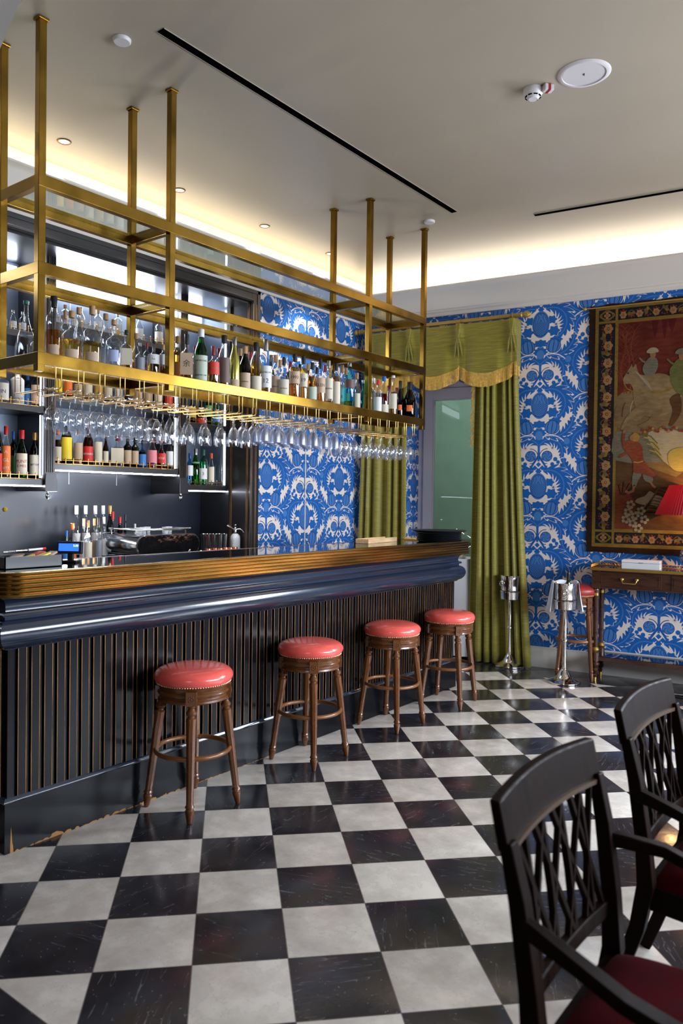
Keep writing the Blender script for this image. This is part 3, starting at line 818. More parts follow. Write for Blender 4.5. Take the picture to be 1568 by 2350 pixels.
while yy < 1.75:            # worn edge at the foot of the plinth
    w_ = random.uniform(0.01, 0.05); hh = random.uniform(0.002, 0.008) * (1.6 if yy < 1.0 else 0.8)
    ch.prism([(yy, 0.0005), (yy + w_, 0.0005), (yy + w_ * 0.9, hh * random.uniform(.4, 1)), (yy + w_ * 0.45, hh), (yy + w_ * 0.1, hh * 0.5)], lambda u, v, s_: (0.0202 + 0.0006 * s_, u, v)); yy += w_ * random.uniform(0.8, 1.5)
ch.prism([(0.225, 0.001), (0.31, 0.001), (0.30, 0.012), (0.27, 0.024), (0.245, 0.020), (0.24, 0.010)], lambda u, v, s_: (0.0204 + 0.0008 * s_, u, v))
ch.prism([(0.036, 0.001), (0.052, 0.001), (0.050, 0.03), (0.046, 0.045), (0.040, 0.12), (0.036, 0.03)], lambda u, v, s_: (0.0204 + 0.0008 * s_, u, v))
ch.build('worn_paint', solid('bare timber', (0.36, 0.17, 0.045), 0.7), bar)
mp_ = [(0.0, 0.925), (0.018, 0.925), (0.024, 0.934), (0.050, 0.948), (0.066, 0.968), (0.074, 0.992), (0.074, 1.012), (0.066, 1.036), (0.052, 1.052), (0.030, 1.062), (0.030, 1.074), (0.044, 1.078), (0.048, 1.086), (0.044, 1.094), (0.026, 1.100), (0.024, 1.118), (0.028, 1.136), (0.042, 1.152), (0.060, 1.160), (0.060, 1.170), (0.0, 1.172)]
extrude_path(MB(), mp_, loop).build('moulding', M['blue_black'], bar, smooth=32)
nose = []
for k in range(6):
    z0_ = 1.166 + k * 0.0195
    nose += [(0.002, z0_), (0.009, z0_ + 0.003), (0.012, z0_ + 0.0095), (0.009, z0_ + 0.0160), (0.002, z0_ + 0.0185)]
nose = [(-0.06, 1.166)] + nose + [(-0.012, 1.2835), (-0.018, 1.272), (-0.06, 1.262)]
extrude_path(MB(), nose, ring_path(XB - 0.02, 0.118, -0.05, 4.155, 0.10, 0.012)).build('brass_edge', M['brass_rib'], bar, smooth=45)
top = ring_path(XB - 0.03, 0.105, -0.035, 4.145, 0.09, 0.01)
MB().prism(top, lambda u, v, s_: (u, v, 1.236 + 0.030 * s_)).build('glass_top', M['counter_glass'], bar)
MB().box(XB - 0.036, XB - 0.030, -0.03, 4.14, 1.236, 1.268).build('rear_edge', solid('brown edge', (0.12, 0.05, 0.04), 0.3), bar)

# ================================================================== BRASS RACK
rack = thing('brass_rack', 'tall brass shelving rack hung from the ceiling above the bar', 'hanging rack', (0, 0, 0))
PX = (-0.27, -0.635); PY = (0.335, 1.165, 3.165, 3.985)
LV = (3.195, 2.760, 2.310)         # rail mid heights
PWD, RH, RW = 0.040, 0.062, 0.040
for x in PX:
    for y in PY:
        MB().box(x - PWD / 2, x + PWD / 2, y - PWD / 2, y + PWD / 2, 2.245, H - 0.012).build('post', M['brass'], rack, bevel=0.0025)
        MB().box(x - 0.028, x + 0.028, y - 0.028, y + 0.028, H - 0.014, H - 0.0005).build('ceiling_plate', M['brass'], rack, bevel=0.002)
for z in LV:
    for x in PX:
        MB().box(x - RW / 2 - 0.001, x + RW / 2 + 0.001, PY[0] - PWD / 2 - 0.001, PY[3] + PWD / 2 + 0.001, z - RH / 2, z + RH / 2).build('long_rail', M['brass'], rack, bevel=0.0025)
    for y in PY:
        MB().box(PX[1] + RW / 2, PX[0] - RW / 2, y - PWD / 2 + 0.001, y + PWD / 2 - 0.001, z - RH / 2 + 0.001, z + RH / 2 - 0.001).build('cross_rail', M['brass'], rack, bevel=0.002)
    for a, b_ in zip(PY[:-1], PY[1:]):
        MB().box(PX[1] + 0.021, PX[0] - 0.021, a + 0.021, b_ - 0.021, z + 0.004, z + 0.013).build('glass_shelf', M['shelf_glass'], rack)
ZS = LV[2] + 0.0135
# wire rails that carry the stemware: pairs across the rack
ROWS = [0.437 + 0.1305 * i for i in range(27)]
ZW = 2.172
for i, y in enumerate(ROWS):
    w = MB()
    for d in (-0.016, 0.016):
        yy = y + d
        w.tube([(PX[0] + 0.012, yy, 2.279), (PX[0] + 0.012, yy, ZW + 0.012), (PX[0] + 0.004, yy, ZW + 0.002), (PX[0] - 0.008, yy, ZW), (PX[1] + 0.008, yy, ZW), (PX[1] - 0.004, yy, ZW + 0.002), (PX[1] - 0.012, yy, ZW + 0.012), (PX[1] - 0.012, yy, 2.279)], 0.0028, 6)
    w.build('wire_hanger', M['brass_wire'], rack, smooth=60)

# ---- stemware
def glass_mesh(name, prof, mat, n=20, fn=None, fm=None):
    mb = MB().lathe(prof, n, fn=fn)
    return mb.mesh(name, mat, 60)
# profiles hang upside down: foot at the top (z=0), bowl below
g_wine = [(0.0008, -0.006), (0.034, -0.001), (0.036, 0.001), (0.030, -0.0035), (0.008, -0.010), (0.0042, -0.018), (0.0036, -0.040), (0.0036, -0.078), (0.007, -0.088), (0.022, -0.100), (0.034, -0.118), (0.0395, -0.140), (0.039, -0.160), (0.034, -0.190), (0.0305, -0.205), (0.0298, -0.205), (0.033, -0.190), (0.038, -0.160), (0.0385, -0.140), (0.033, -0.119), (0.021, -0.102), (0.0008, -0.094)]
g_big = [(r * 1.16, z * 1.06) for r, z in g_wine]
g_tulip = [(0.0008, -0.006), (0.034, -0.001), (0.036, 0.001), (0.030, -0.004), (0.008, -0.010), (0.0042, -0.018), (0.0038, -0.070), (0.008, -0.092), (0.020, -0.112), (0.032, -0.140), (0.0385, -0.172), (0.039, -0.195), (0.036, -0.222), (0.035, -0.222), (0.038, -0.195), (0.0375, -0.172), (0.031, -0.141), (0.0190, -0.114), (0.0008, -0.098)]
g_cryst = [(0.0008, -0.006), (0.033, -0.001), (0.035, 0.001), (0.030, -0.004), (0.010, -0.008), (0.005, -0.018), (0.0048, -0.036), (0.010, -0.044), (0.005, -0.052), (0.009, -0.062), (0.024, -0.080), (0.033, -0.100), (0.037, -0.135), (0.0385, -0.170), (0.0375, -0.170), (0.036, -0.135), (0.032, -0.101), (0.023, -0.083), (0.0008, -0.066)]
facet = lambda a, z: 1.0 + (0.045 * abs(math.sin(a * 8 + z * 90)) if z < -0.06 else 0)
GM = {'big': glass_mesh('large_wine_glass', g_big, M['clear'], 24), 'wine': glass_mesh('wine_glass', g_wine, M['clear'], 22),
      'tulip': glass_mesh('tulip_glass', g_tulip, M['clear'], 22), 'crystal': glass_mesh('crystal_goblet', g_cryst, M['crystal'], 32, facet)}
GL = {'big': ('wine_glass', 'large hanging wine glass', 'large wine glasses at the near end'),
      'tulip': ('tulip_glass', 'tall hanging tulip glass', 'tulip glasses in the middle of the rack'),
      'crystal': ('crystal_goblet', 'hanging cut crystal goblet', 'crystal goblets hung from the rack'),
      'wine': ('wine_glass', 'small hanging wine glass', 'wine glasses at the far end')}
random.seed(5)
cnt = {}
ORD = ['', 'first', 'second', 'third', 'fourth', 'fifth', 'sixth', 'seventh', 'eighth', 'ninth', 'tenth', 'eleventh', 'twelfth', 'thirteenth', 'fourteenth']
for i, y in enumerate(ROWS):
    if i <= 5: kind, xs = 'big', (-0.315, -0.435, -0.555)
    elif i <= 10: kind, xs = 'tulip', (-0.32, -0.44, -0.56)
    elif i == 11: kind, xs = 'tulip', (-0.33,)
    elif i <= 18: kind, xs = 'crystal', (-0.305, -0.40, -0.495, -0.59)
    else: kind, xs = 'wine', (-0.31, -0.415, -0.52)
    if i in (9, 10): xs = xs[:2]
    if i == 0: xs = xs[:1]
    if i == 1: xs = xs[:2]
    for x in xs:
        nm, lab, grp = GL[kind]
        g = bpy.data.objects.new(nm, GM[kind]); COL.objects.link(g)
        g.location = (x + random.uniform(-.008, .008), y + random.uniform(-0.003, 0.003), ZW + 0.0035 + 0.0045)
        g.rotation_euler = (0, 0, random.uniform(0, 6))
        cnt[kind] = cnt.get(kind, 0) + (x == xs[0])
        tag(g, '%s, %s from the near end, %s' % (lab, ORD[cnt[kind]], ('front row', 'second row', 'third row', 'rear row')[xs.index(x)]), 'glass', grp)

# ================================================================== BACK BAR CABINET
cab = thing('back_bar_cabinet', 'built-in black shelving cabinet with lit shelves behind the bar', 'shelving cabinet', (0, 0, 0))
XB0, XF, YR, YL = -2.40, -2.02, 3.335, -1.50      # back, shelf front, right end, left end
ZT = 3.425
fr = MB()
fr.box(XW - 0.012, XW + 0.016, YR + 0.004, 3.443, 0, WT).box(XW - 0.012, XW + 0.016, YL, YR + 0.004, ZT + 0.02, WT)
fr.box(XW + 0.016, XW + 0.024, YR + 0.012, YR + 0.030, 0, ZT + 0.03).box(XW + 0.016, XW + 0.024, YL, YR + 0.030, ZT + 0.028, ZT + 0.046)
fr.box(XW + 0.016, XW + 0.022, YR + 0.070, 3.443, 0, WT).box(XW + 0.016, XW + 0.022, YL, 3.443, WT - 0.035, WT)
fr.build('frame', M['cabinet'], cab, bevel=0.002)
rv = MB().box(XF, XW - 0.012, YR, YR + 0.03, 0, ZT).box(XB0, XF, YR, YR + 0.03, 0, ZT).box(XB0 - 0.02, XW - 0.012, YL, YR + 0.03, ZT, ZT + 0.03).box(XB0 - 0.02, XW - 0.01, YL - 0.03, YL, 0, ZT)
rv.box(XF - 0.010, XF + 0.035, YR - 0.022, YR, 0, ZT)
rv.build('side_panel', M['cabinet'], cab)
gb_ = MB()
for x in (XF + 0.036, XF + 0.052, XW - 0.035, XW - 0.020): gb_.box(x, x + 0.003, YR - 0.003, YR - 0.0002, 1.1, ZT)
for y in (YR + 0.010, YR + 0.055): gb_.box(XW + 0.022, XW + 0.0255, y, y + 0.002, 0.9, ZT)
gb_.build('gold_line', M['worn_gold'], cab)
MB().box(XB0 - 0.02, XB0, YL, YR + 0.03, 0, 1.70).box(XB0 - 0.018, XB0 + 0.001, 1.43, 2.82, 1.69, 1.83).build('lower_back_panel', M['niche_blue'], cab)
MB().box(XB0 - 0.02, XB0, YL, YR + 0.03, 1.70, ZT).build('upper_back_panel', M['back_mirror'], cab)
MB().box(XB0, XF - 0.005, YR - 0.006, YR - 0.0005, 1.72, ZT).build('lit_side_panel', M['back_mirror'], cab)
sm = MB()
for y in (-0.35, 0.35, 0.98, 1.88, 2.35, 3.02): sm.box(XB0, XB0 + 0.003, y, y + 0.006, 1.72, ZT)
sm.build('panel_joint', solid('pale joint', (0.5, 0.55, 0.62), 0.3), cab)
SECT = {'left': (YL, 1.425, (1.745, 2.290, 2.830), 0.0), 'mid': (1.515, 2.73, (1.868, 2.390, 2.950), 0.0), 'right': (2.82, YR - 0.006, (1.735, 2.300, 2.850), 0.0)}
for nm, (ya, yb, zs, dx) in SECT.items():
    for k, z in enumerate(zs):
        sh = MB().box(XB0, XF, ya, yb, z - 0.045, z).build('shelf', M['cabinet'], cab, bevel=0.0015)
        if k == 0: MB().box(XF - 0.030, XF - 0.012, ya + 0.01, yb - 0.01, z - 0.056, z - 0.0455).build('led_strip', M['led'], sh)
        gr_ = MB()
        n = int((yb - ya) / 0.067)
        off = (yb - ya - (n - 1) * 0.067) / 2
        for j in range(n):
            y = ya + off + j * 0.067
            if y < 0.2: continue
            gr_.tube([(XF - 0.016, y, z), (XF - 0.016, y, z + 0.042)], 0.0032, 6); gr_.sphere((XF - 0.016, y, z + 0.046), 0.0060, 8, 6)
        gr_.tube([(XF - 0.016, max(ya, 0.2), z + 0.031), (XF - 0.016, yb, z + 0.031)], 0.0016, 5)
        gr_.tube([(XF - 0.016, max(ya, 0.2), z + 0.003), (XF - 0.016, yb, z + 0.003)], 0.0016, 5)
        gr_.build('gallery_rail', M['brass_wire'], sh, smooth=50)
    MB().box(XB0 + 0.015, XB0 + 0.035, ya + 0.03, yb - 0.03, ZT - 0.150, ZT - 0.030).build('led_panel', M['led_soft'] if nm == 'mid' else M['led_side'], cab)
    for k in range(3):
        MB().box(XF - 0.045, XF - 0.033, yb - 0.010, yb - 0.005, zs[k] + 0.012, (zs[k + 1] - 0.06 if k < 2 else ZT - 0.02)).build('led_strip', M['led_side'], cab)
for (ya, yb) in ((1.428, 1.512), (2.733, 2.817)):
    c_ = (ya + yb) / 2; hw = (yb - ya) / 2
    p_ = MB().box(XB0, XF + 0.012, ya, yb, 1.76, ZT)
    for j in range(4):
        y = ya + 0.014 + j * (yb - ya - 0.036) / 3; p_.box(XF + 0.012, XF + 0.020, y, y + 0.008, 1.80, ZT)
    po = p_.build('pilaster', M['cabinet'], cab)
    gl_ = MB()
    for y in (ya + 0.003, ya + 0.026, yb - 0.028, yb - 0.005): gl_.box(XF + 0.0121, XF + 0.0135, y, y + 0.0018, 1.80, ZT)
    gl_.build('gold_line', M['worn_gold'], po)
    MB().prism([(ya, 1.79), (c_ - hw, 1.79), (c_ - hw - 0.006, 1.74), (c_ - hw - 0.006, 1.655), (c_ + hw + 0.010, 1.655), (c_ + hw + 0.010, 1.735), (c_ + hw, 1.765), (yb, 1.79)], lambda u, v, s_: (XB0 if not s_ else XF + 0.028, u, v)).build('bracket', M['cabinet'], po, bevel=0.002)
    MB().lathe([(0.0005, -0.062), (0.006, -0.058), (0.014, -0.046), (0.017, -0.034), (0.013, -0.020), (0.006, -0.013), (0.006, -0.008), (0.010, -0.006), (0.010, 0.0)], 16, (XF - 0.02, c_, 1.655)).build('finial', M['steel'], po, smooth=60)
# service counter under the shelves
ZC = 1.10
bc = thing('service_counter', 'dark service counter with a glossy top under the back bar shelves', 'counter', (0, 0, 0))
MB().box(XB0, -1.52, YL, YR - 0.002, 0.0, ZC - 0.03).build('carcass', M['cabinet'], bc)
MB().box(XB0, -1.50, YL, YR - 0.002, ZC - 0.03, ZC).build('top', M['counter_glass'], bc, bevel=0.002)

# ================================================================== BOTTLES
PROF = {
    'bordeaux': ([(0.96, 0.0), (1, 0.012), (1, 0.60), (0.97, 0.655), (0.82, 0.705), (0.50, 0.745), (0.36, 0.785), (0.33, 0.93), (0.38, 0.935), (0.38, 0.965), (0.30, 0.97)], 0.36, 0.84),
    'slope': ([(0.96, 0.0), (1, 0.012), (1, 0.50), (0.95, 0.56), (0.78, 0.64), (0.52, 0.73), (0.38, 0.80), (0.34, 0.93), (0.40, 0.935), (0.40, 0.965), (0.32, 0.97)], 0.38, 0.85),
    'squat': ([(0.95, 0.0), (1, 0.015), (1, 0.46), (0.97, 0.52), (0.86, 0.58), (0.60, 0.635), (0.30, 0.67), (0.24, 0.71), (0.24, 0.90), (0.30, 0.905), (0.30, 0.93), (0.24, 0.935)], 0.27, 0.90),
    'round': ([(0.80, 0.0), (0.88, 0.02), (1, 0.14), (1.0, 0.34), (0.90, 0.46), (0.66, 0.57), (0.36, 0.65), (0.27, 0.72), (0.26, 0.90), (0.33, 0.905), (0.33, 0.935), (0.26, 0.94)], 0.28, 0.90),
    'carafe': ([(0.88, 0.0), (0.96, 0.015), (1, 0.10), (0.97, 0.26), (0.80, 0.40), (0.46, 0.56), (0.26, 0.68), (0.20, 0.80), (0.19, 0.93), (0.25, 0.935), (0.25, 0.96)], 0.23, 0.92),
    'tall': ([(0.92, 0.0), (1, 0.012), (1, 0.66), (0.96, 0.70), (0.70, 0.745), (0.40, 0.775), (0.34, 0.80), (0.34, 0.93), (0.40, 0.935), (0.40, 0.965)], 0.36, 0.86),
}
def sup(p):
    return lambda a, z: 1.0 / ((abs(math.cos(a)) ** p + abs(math.sin(a)) ** p) ** (1.0 / p))
def bottle(loc, Hh, R, kind, glass, liq, lev, cap, capz, lab, l0, l1, txt, desc, group, cat='bottle', tsize=0.3, inkm=None, square=False, tilt=0.0, arc=62, face=None):
    v = CAM - Vector(loc)
    rz = math.atan2(v.y, v.x) + PI / 2 if face is None else face
    t = thing('bottle', desc, cat, loc, rz + tilt, group)
    prof, nr, cz = PROF[kind]
    pts = [(0.0008, 0.0)] + [(r * R, z * Hh) for r, z in prof]
    nseg = 18
    fn = None
    if square:
        sf = sup(5.0)
        zt_ = Hh * 0.62
        fn = lambda a, z: (0.86 * sf(a, z) if z < zt_ else 1.0)
        nseg = 24
    MB().lathe(pts, nseg, fn=fn).build('glass_body', M[glass], t, smooth=50)
    if liq:
        lp = []
        for r, z in prof:
            if z < lev: lp.append((r * R * 0.93, max(0.012 * 1, z * Hh) + 0.004))
        # radius at the level
        for (ra, za), (rb_, zb_) in zip(prof[:-1], prof[1:]):
            if za <= lev < zb_: rl = ra + (rb_ - ra) * (lev - za) / (zb_ - za)
        lp.append((rl * R * 0.93, lev * Hh)); lp.append((0.0008, lev * Hh - 0.0004))
        MB().lathe([(0.0008, 0.014)] + lp[1:], nseg, fn=fn).build('liquid', M[liq], t, smooth=50)
    if cap:
        cr_ = nr * R * 1.14
        MB().lathe([(0.0005, 1.0 * Hh), (cr_ * 0.92, 1.0 * Hh), (cr_, 0.992 * Hh), (cr_, (cz if capz is None else capz) * Hh), (cr_ * 0.85, (cz if capz is None else capz) * Hh - 0.001)], 14).build('cap', M[cap], t, smooth=40)
    if lab:
        if square:
            w_ = R * 0.86 * (0.94 if arc > 50 else arc / 55.0)
            lo_ = MB().box(-w_, w_, -R * 0.86 - 0.0012, -R * 0.86 + 0.001, l0 * Hh, l1 * Hh).build('label', M[lab], t)
        else:
            Rl = R * 1.012
            ar = math.radians(arc)
            lo_ = MB().lathe([(Rl, l0 * Hh), (Rl, l1 * Hh)], 10, a0=-PI / 2 - ar, a1=-PI / 2 + ar).build('label', M[lab], t, smooth=60)
        if txt:
            lines = txt.split('|')
            hh = (l1 - l0) * Hh
            for i, s_ in enumerate(lines):
                sz = min(tsize * hh, 2.2 * R * 1.35 / max(3, len(s_)))
                zc = l0 * Hh + hh * (1 - (i + 0.75) / (len(lines) + 0.5))
                if square: text(lo_, s_, sz, M[inkm or 'ink'], (0, -R * 0.86 - 0.0016, zc))
                else: text(lo_, s_, sz, M[inkm or 'ink'], (0, 0, zc), bend=R * 1.02)
    return t
def on_plane(px, top, w, X, zb):
    """place a bottle standing at height zb in the plane x=X, seen at column px with its top at row top"""
    P = at_x(px, top, X)
    dep = (P - CAM).dot(FWD)
    return Vector((X, P.y, zb)), P.z - zb, w / 2 * dep / FPX

RG = 'bottles on the brass rack shelf'
def RB(px, top, w, kind, glass, liq, lev, cap, capz, lab, l0, l1, txt, desc, X=-0.36, **k):
    loc, hh, R = on_plane(px, top, w, X, ZS)
    return bottle(loc, hh, R, kind, glass, liq, lev, cap, capz, lab, l0, l1, txt, desc, RG, **k)
C_, B_ = 'bottle_clear', 'bottle_clear'
RB(60, 690, 47, 'carafe', C_, 'water', 0.42, 'green cap', 0.94, None, 0, 0, '', 'clear bell shaped bottle with green stopper at the near end of the rack', X=-0.47)
RB(86, 755, 34, 'squat', C_, 'water', 0.40, 'silver cap', None, None, 0, 0, '', 'small clear bottle half hidden beside the bell shaped bottle', X=-0.53)
RB(124, 680, 37, 'bordeaux', C_, 'amber', 0.50, 'black cap', 0.84, 'tan label', 0.08, 0.28, '', 'tall amber bottle with black top just right of the near front post', X=-0.46, arc=38)
RB(150, 712, 20, 'tall', C_, None, 0, 'cork', None, None, 0, 0, '', 'slim empty clear bottle behind the squat amber bottles', X=-0.55)
RB(165, 714, 45, 'squat', C_, 'gold liquid', 0.47, 'cork', 0.88, 'tan label', 0.07, 0.29, '', 'squat corked bottle of amber spirit with arched tan label', X=-0.42, arc=38)
RB(181, 706, 24, 'slope', C_, 'amber', 0.35, 'cork', 0.9, None, 0, 0, '', 'corked bottle standing behind the squat amber bottles', X=-0.56)
RB(212, 702, 43, 'squat', C_, 'gold liquid', 0.42, 'cork', 0.86, 'tan label', 0.04, 0.25, '', 'squat corked bottle of pale gold spirit with arched tan label', X=-0.40, arc=38)
RB(243, 720, 27, 'slope', C_, 'water', 0.5, 'cork', 0.9, None, 0, 0, '', 'clear sloping bottle with dark cork behind the lilac seal bottle', X=-0.52)
RB(262, 734, 40, 'squat', C_, 'water', 0.55, 'cork', 0.9, 'lilac label', 0.18, 0.40, '', 'clear squat bottle with round lilac blue label', X=-0.38, arc=32)
RB(290, 758, 33, 'squat', C_, 'amber', 0.44, 'black cap', None, 'cream label', 0.18, 0.56, '', 'squat amber bottle with black stopper and white square label', X=-0.36, square=True)
RB(312, 765, 27, 'round', C_, 'amber', 0.35, 'cork', 0.88, None, 0, 0, '', 'round amber bottle with wide cork beside the white square label', X=-0.50)
RB(322, 787, 24, 'squat', C_, 'dark amber', 0.5, 'silver cap', None, 'grey label', 0.15, 0.55, '', 'short bottle with slate grey label on the rack', X=-0.38)
RB(337, 787, 17, 'tall', C_, 'amber', 0.5, 'wine cap', None, None, 0, 0, '', 'narrow amber bottle with dark red cap behind the short bottles', X=-0.50)
RB(353, 783, 29, 'squat', C_, 'gold liquid', 0.42, 'black cap', 0.94, 'white label', 0.36, 0.62, 'f-x', 'clear stubby bottle with black stopper and small white label', X=-0.35)
RB(375, 792, 18, 'tall', C_, 'amber', 0.38, 'cork', 0.86, 'white label', 0.42, 0.72, '', 'thin bottle with cork and white label left of the second post', X=-0.36)
RB(408, 772, 26, 'slope', C_, 'amber', 0.7, 'cork', 0.86, 'tan label', 0.08, 0.46, '', 'bottle with rusty tan label right of the second post', X=-0.45)
RB(429, 767, 35, 'squat', C_, 'amber', 0.50, 'black cap', 0.80, 'tan label', 0.16, 0.60, '余', 'broad amber bottle with dark collar and kanji tan label', X=-0.36, square=True, tsize=0.5)
RB(462, 756, 33, 'slope', 'green glass', 'green glass', 0.75, 'white cap', 0.86, 'pale green label', 0.07, 0.52, 'LAPHROAIG||QUARTER CASK', 'bright green bottle with white cap and pale label', X=-0.34, tsize=0.16)
RB(490, 795, 31, 'squat', C_, 'gold liquid', 0.62, 'wine cap', 0.78, 'red label', 0.30, 0.60, 'KAVALAN', 'golden bottle with dark red cap and red label', X=-0.34, inkm='worn_gold')
RB(515, 770, 30, 'slope', C_, 'brown', 0.52, 'black cap', 0.86, 'brown label', 0.12, 0.58, '', 'tall clear bottle with black top and dark picture label', X=-0.36)
RB(503, 800, 22, 'tall', C_, 'amber', 0.5, 'wine cap', 0.8, None, 0, 0, '', 'narrow bottle with dark red neck behind the red label bottle', X=-0.54)
RB(539, 773, 26, 'slope', 'foil', None, 0, 'silver cap', 0.84, 'tan label', 0.03, 0.22, '', 'bottle wrapped in crinkled green gold foil', X=-0.38)
RB(563, 795, 28, 'slope', 'dark green glass', 'brown', 0.6, 'cork', 0.84, 'tan label', 0.04, 0.42, 'Glenfarclas', 'dark bottle with tan foil neck and cream label', X=-0.35, tsize=0.22)
RB(588, 786, 30, 'slope', C_, 'gold liquid', 0.62, 'black cap', 0.84, 'cream label', 0.03, 0.34, '', 'golden bottle with black shoulder band and cream label', X=-0.34)
RB(611, 779, 30, 'bordeaux', C_, 'amber', 0.16, 'silver cap', 0.80, 'white label', 0.14, 0.52, 'MACALLAN|12', 'clear bottle with silver capsule and tall white label', X=-0.34)
RB(633, 815, 24, 'slope', C_, 'amber', 0.1, 'cork', 0.84, 'tan label', 0.04, 0.52, 'Balvenie', 'nearly empty bottle with pinkish label left of its twin', X=-0.40)
RB(652, 820, 27, 'round', C_, 'amber', 0.08, 'black cap', 0.82, 'cream label', 0.03, 0.46, 'The Balvenie', 'nearly empty round shouldered bottle with cream label', X=-0.34)
RB(677, 813, 27, 'bordeaux', C_, 'amber', 0.72, 'black cap', 0.84, 'tan label', 0.36, 0.62, '1993', 'amber bottle dated 1993 with black lower label band', X=-0.34, tsize=0.4)
RB(697, 817, 23, 'bordeaux', C_, 'gold liquid', 0.74, 'black cap', 0.84, 'cream label', 0.34, 0.62, '19', 'golden bottle with black cap and label reading 19', X=-0.38, tsize=0.4)
RB(717, 832, 25, 'slope', C_, 'amber', 0.66, 'black cap', 0.84, 'pale green label', 0.10, 0.40, '', 'amber bottle with small yellow green label', X=-0.34)
RB(736, 824, 26, 'squat', C_, 'amber', 0.26, 'black cap', 0.80, 'tan label', 0.26, 0.58, 'GLEN', 'round necked bottle low on amber with black collar', X=-0.34)
RB(755, 828, 23, 'tall', C_, 'amber', 0.12, 'silver cap', 0.84, 'cream label', 0.16, 0.60, 'TALISKER', 'clear bottle with cream label and a little amber left', X=-0.34)
RB(772, 834, 22, 'bordeaux', C_, 'amber', 0.70, 'black cap', 0.84, 'cream label', 0.06, 0.58, '', 'amber bottle with speckled cream label before the blue bottle', X=-0.34)
RB(786, 838, 18, 'slope', C_, 'water', 0.5, 'cork', 0.84, 'white label', 0.04, 0.56, 'E', 'slim clear bottle with white label touching the blue bottle', X=-0.42)
RB(803, 833, 26, 'tall', 'teal glass', 'amber', 0.18, 'silver cap', 0.92, 'brown label', 0.46, 0.64, '', 'pale blue green square bottle with slanted dark label', X=-0.34)
RB(820, 856, 18, 'slope', C_, 'water', 0.5, 'cork', 0.84, 'cream label', 0.05, 0.46, '', 'small clear bottle between the blue bottle and third post', X=-0.34)
RB(834, 872, 22, 'round', 'teal glass', None, 0, 'silver cap', None, None, 0, 0, '', 'small pale blue round bottle touching the third post', X=-0.42)
RB(858, 868, 24, 'squat', C_, 'water', 0.4, 'white cap', 0.86, None, 0, 0, '', 'clear bottle with white cap right of the third post', X=-0.40)
RB(868, 872, 20, 'tall', C_, 'ruby', 0.2, 'red cap', 0.86, 'white label', 0.1, 0.5, '', 'clear bottle with red cap and white label at the far end', X=-0.34)
RB(882, 864, 24, 'bordeaux', C_, 'red liquid', 0.55, 'blue cap', 0.88, 'cream label', 0.06, 0.28, '', 'bottle of dark red liqueur with blue cap', X=-0.34)
RB(903, 862, 20, 'slope', C_, 'gold liquid', 0.60, 'white cap', 0.94, 'cream label', 0.20, 0.56, '', 'golden bottle with cream label left of the black bottles', X=-0.34)
RB(919, 874, 17, 'slope', 'black glass', None, 0, 'black cap', 0.80, 'orange label', 0.24, 0.38, '', 'black bottle with orange seal, left one of two', X=-0.40, arc=30)
RB(941, 877, 28, 'slope', 'black glass', None, 0, 'black cap', 0.80, 'orange label', 0.22, 0.38, '', 'black bottle with orange seal at the far end of the rack', X=-0.34, arc=28)
# second row, mostly hidden
random.seed(11)
for j, (px, top, g_, l_) in enumerate(((448, 795, C_, 'amber'), (552, 800, 'dark green glass', None), (575, 808, C_, 'water'), (622, 815, 'dark green glass', None), (643, 826, C_, 'gold liquid'), (666, 830, 'dark green glass', None),
                                     (688, 836, C_, 'amber'), (707, 835, 'brown', None), (727, 843, C_, 'water'), (746, 838, C_, 'gold liquid'), (764, 850, 'dark green glass', None), (795, 845, C_, 'water'), (893, 885, C_, 'ruby'), (911, 890, 'brown', None))):
    RB(px, top, 20, random.choice(['slope', 'bordeaux', 'tall']), g_, l_, 0.5, random.choice(['black cap', 'cork', 'wine cap']), 0.85, 'tan label', 0.1, 0.45, '', 'bottle half hidden in the rear row of the brass rack, %s from the near end' % ORD[j + 1], X=-0.545)

SG = 'bottles on the back bar shelves'
def SB(px, top, w, kind, glass, liq, lev, cap, capz, lab, l0, l1, txt, desc, sec, lv, X=-2.14, **k):
    z = SECT[sec][2][lv]
    loc, hh, R = on_plane(px, top, w, X, z)
    return bottle(loc, hh, R, kind, glass, liq, lev, cap, capz, lab, l0, l1, txt, desc, SG, **k)
# left section, lower shelf
SB(-6, 955, 24, 'slope', 'dark green glass', None, 0, 'black cap', 0.8, 'red label', 0.1, 0.4, '', 'dark green bottle cut by the left picture edge', 'left', 0)
SB(14, 978, 22, 'slope', C_, 'brown', 0.6, 'red cap', 0.84, 'orange label', 0.08, 0.62, 'A|GL|BITT', 'bottle with red cap and tall orange label', 'left', 0, inkm='white', tsize=0.3)
SB(31, 990, 16, 'tall', 'dark green glass', None, 0, 'blue cap', 0.84, 'green label', 0.1, 0.5, '', 'thin bottle with blue cap behind the orange label', 'left', 0, X=-2.28)
SB(50, 987, 27, 'slope', 'green glass', 'dark green glass', 0.7, 'red cap', 0.82, 'cream label', 0.10, 0.52, '|PUNT|E MES|', 'green bottle with red cap and curved red banded label', 'left', 0, inkm='red_mark', tsize=0.3)
SB(80, 993, 25, 'bordeaux', 'dark green glass', 'brown', 0.66, 'gold cap', 0.84, 'cream label', 0.10, 0.52, '|BITTER|', 'dark bottle with gold cap and BITTER label', 'left', 0)
SB(66, 1000, 14, 'tall', 'brown', None, 0, 'blue cap', 0.84, None, 0, 0, '', 'thin brown bottle behind the green vermouth bottle', 'left', 0, X=-2.30)
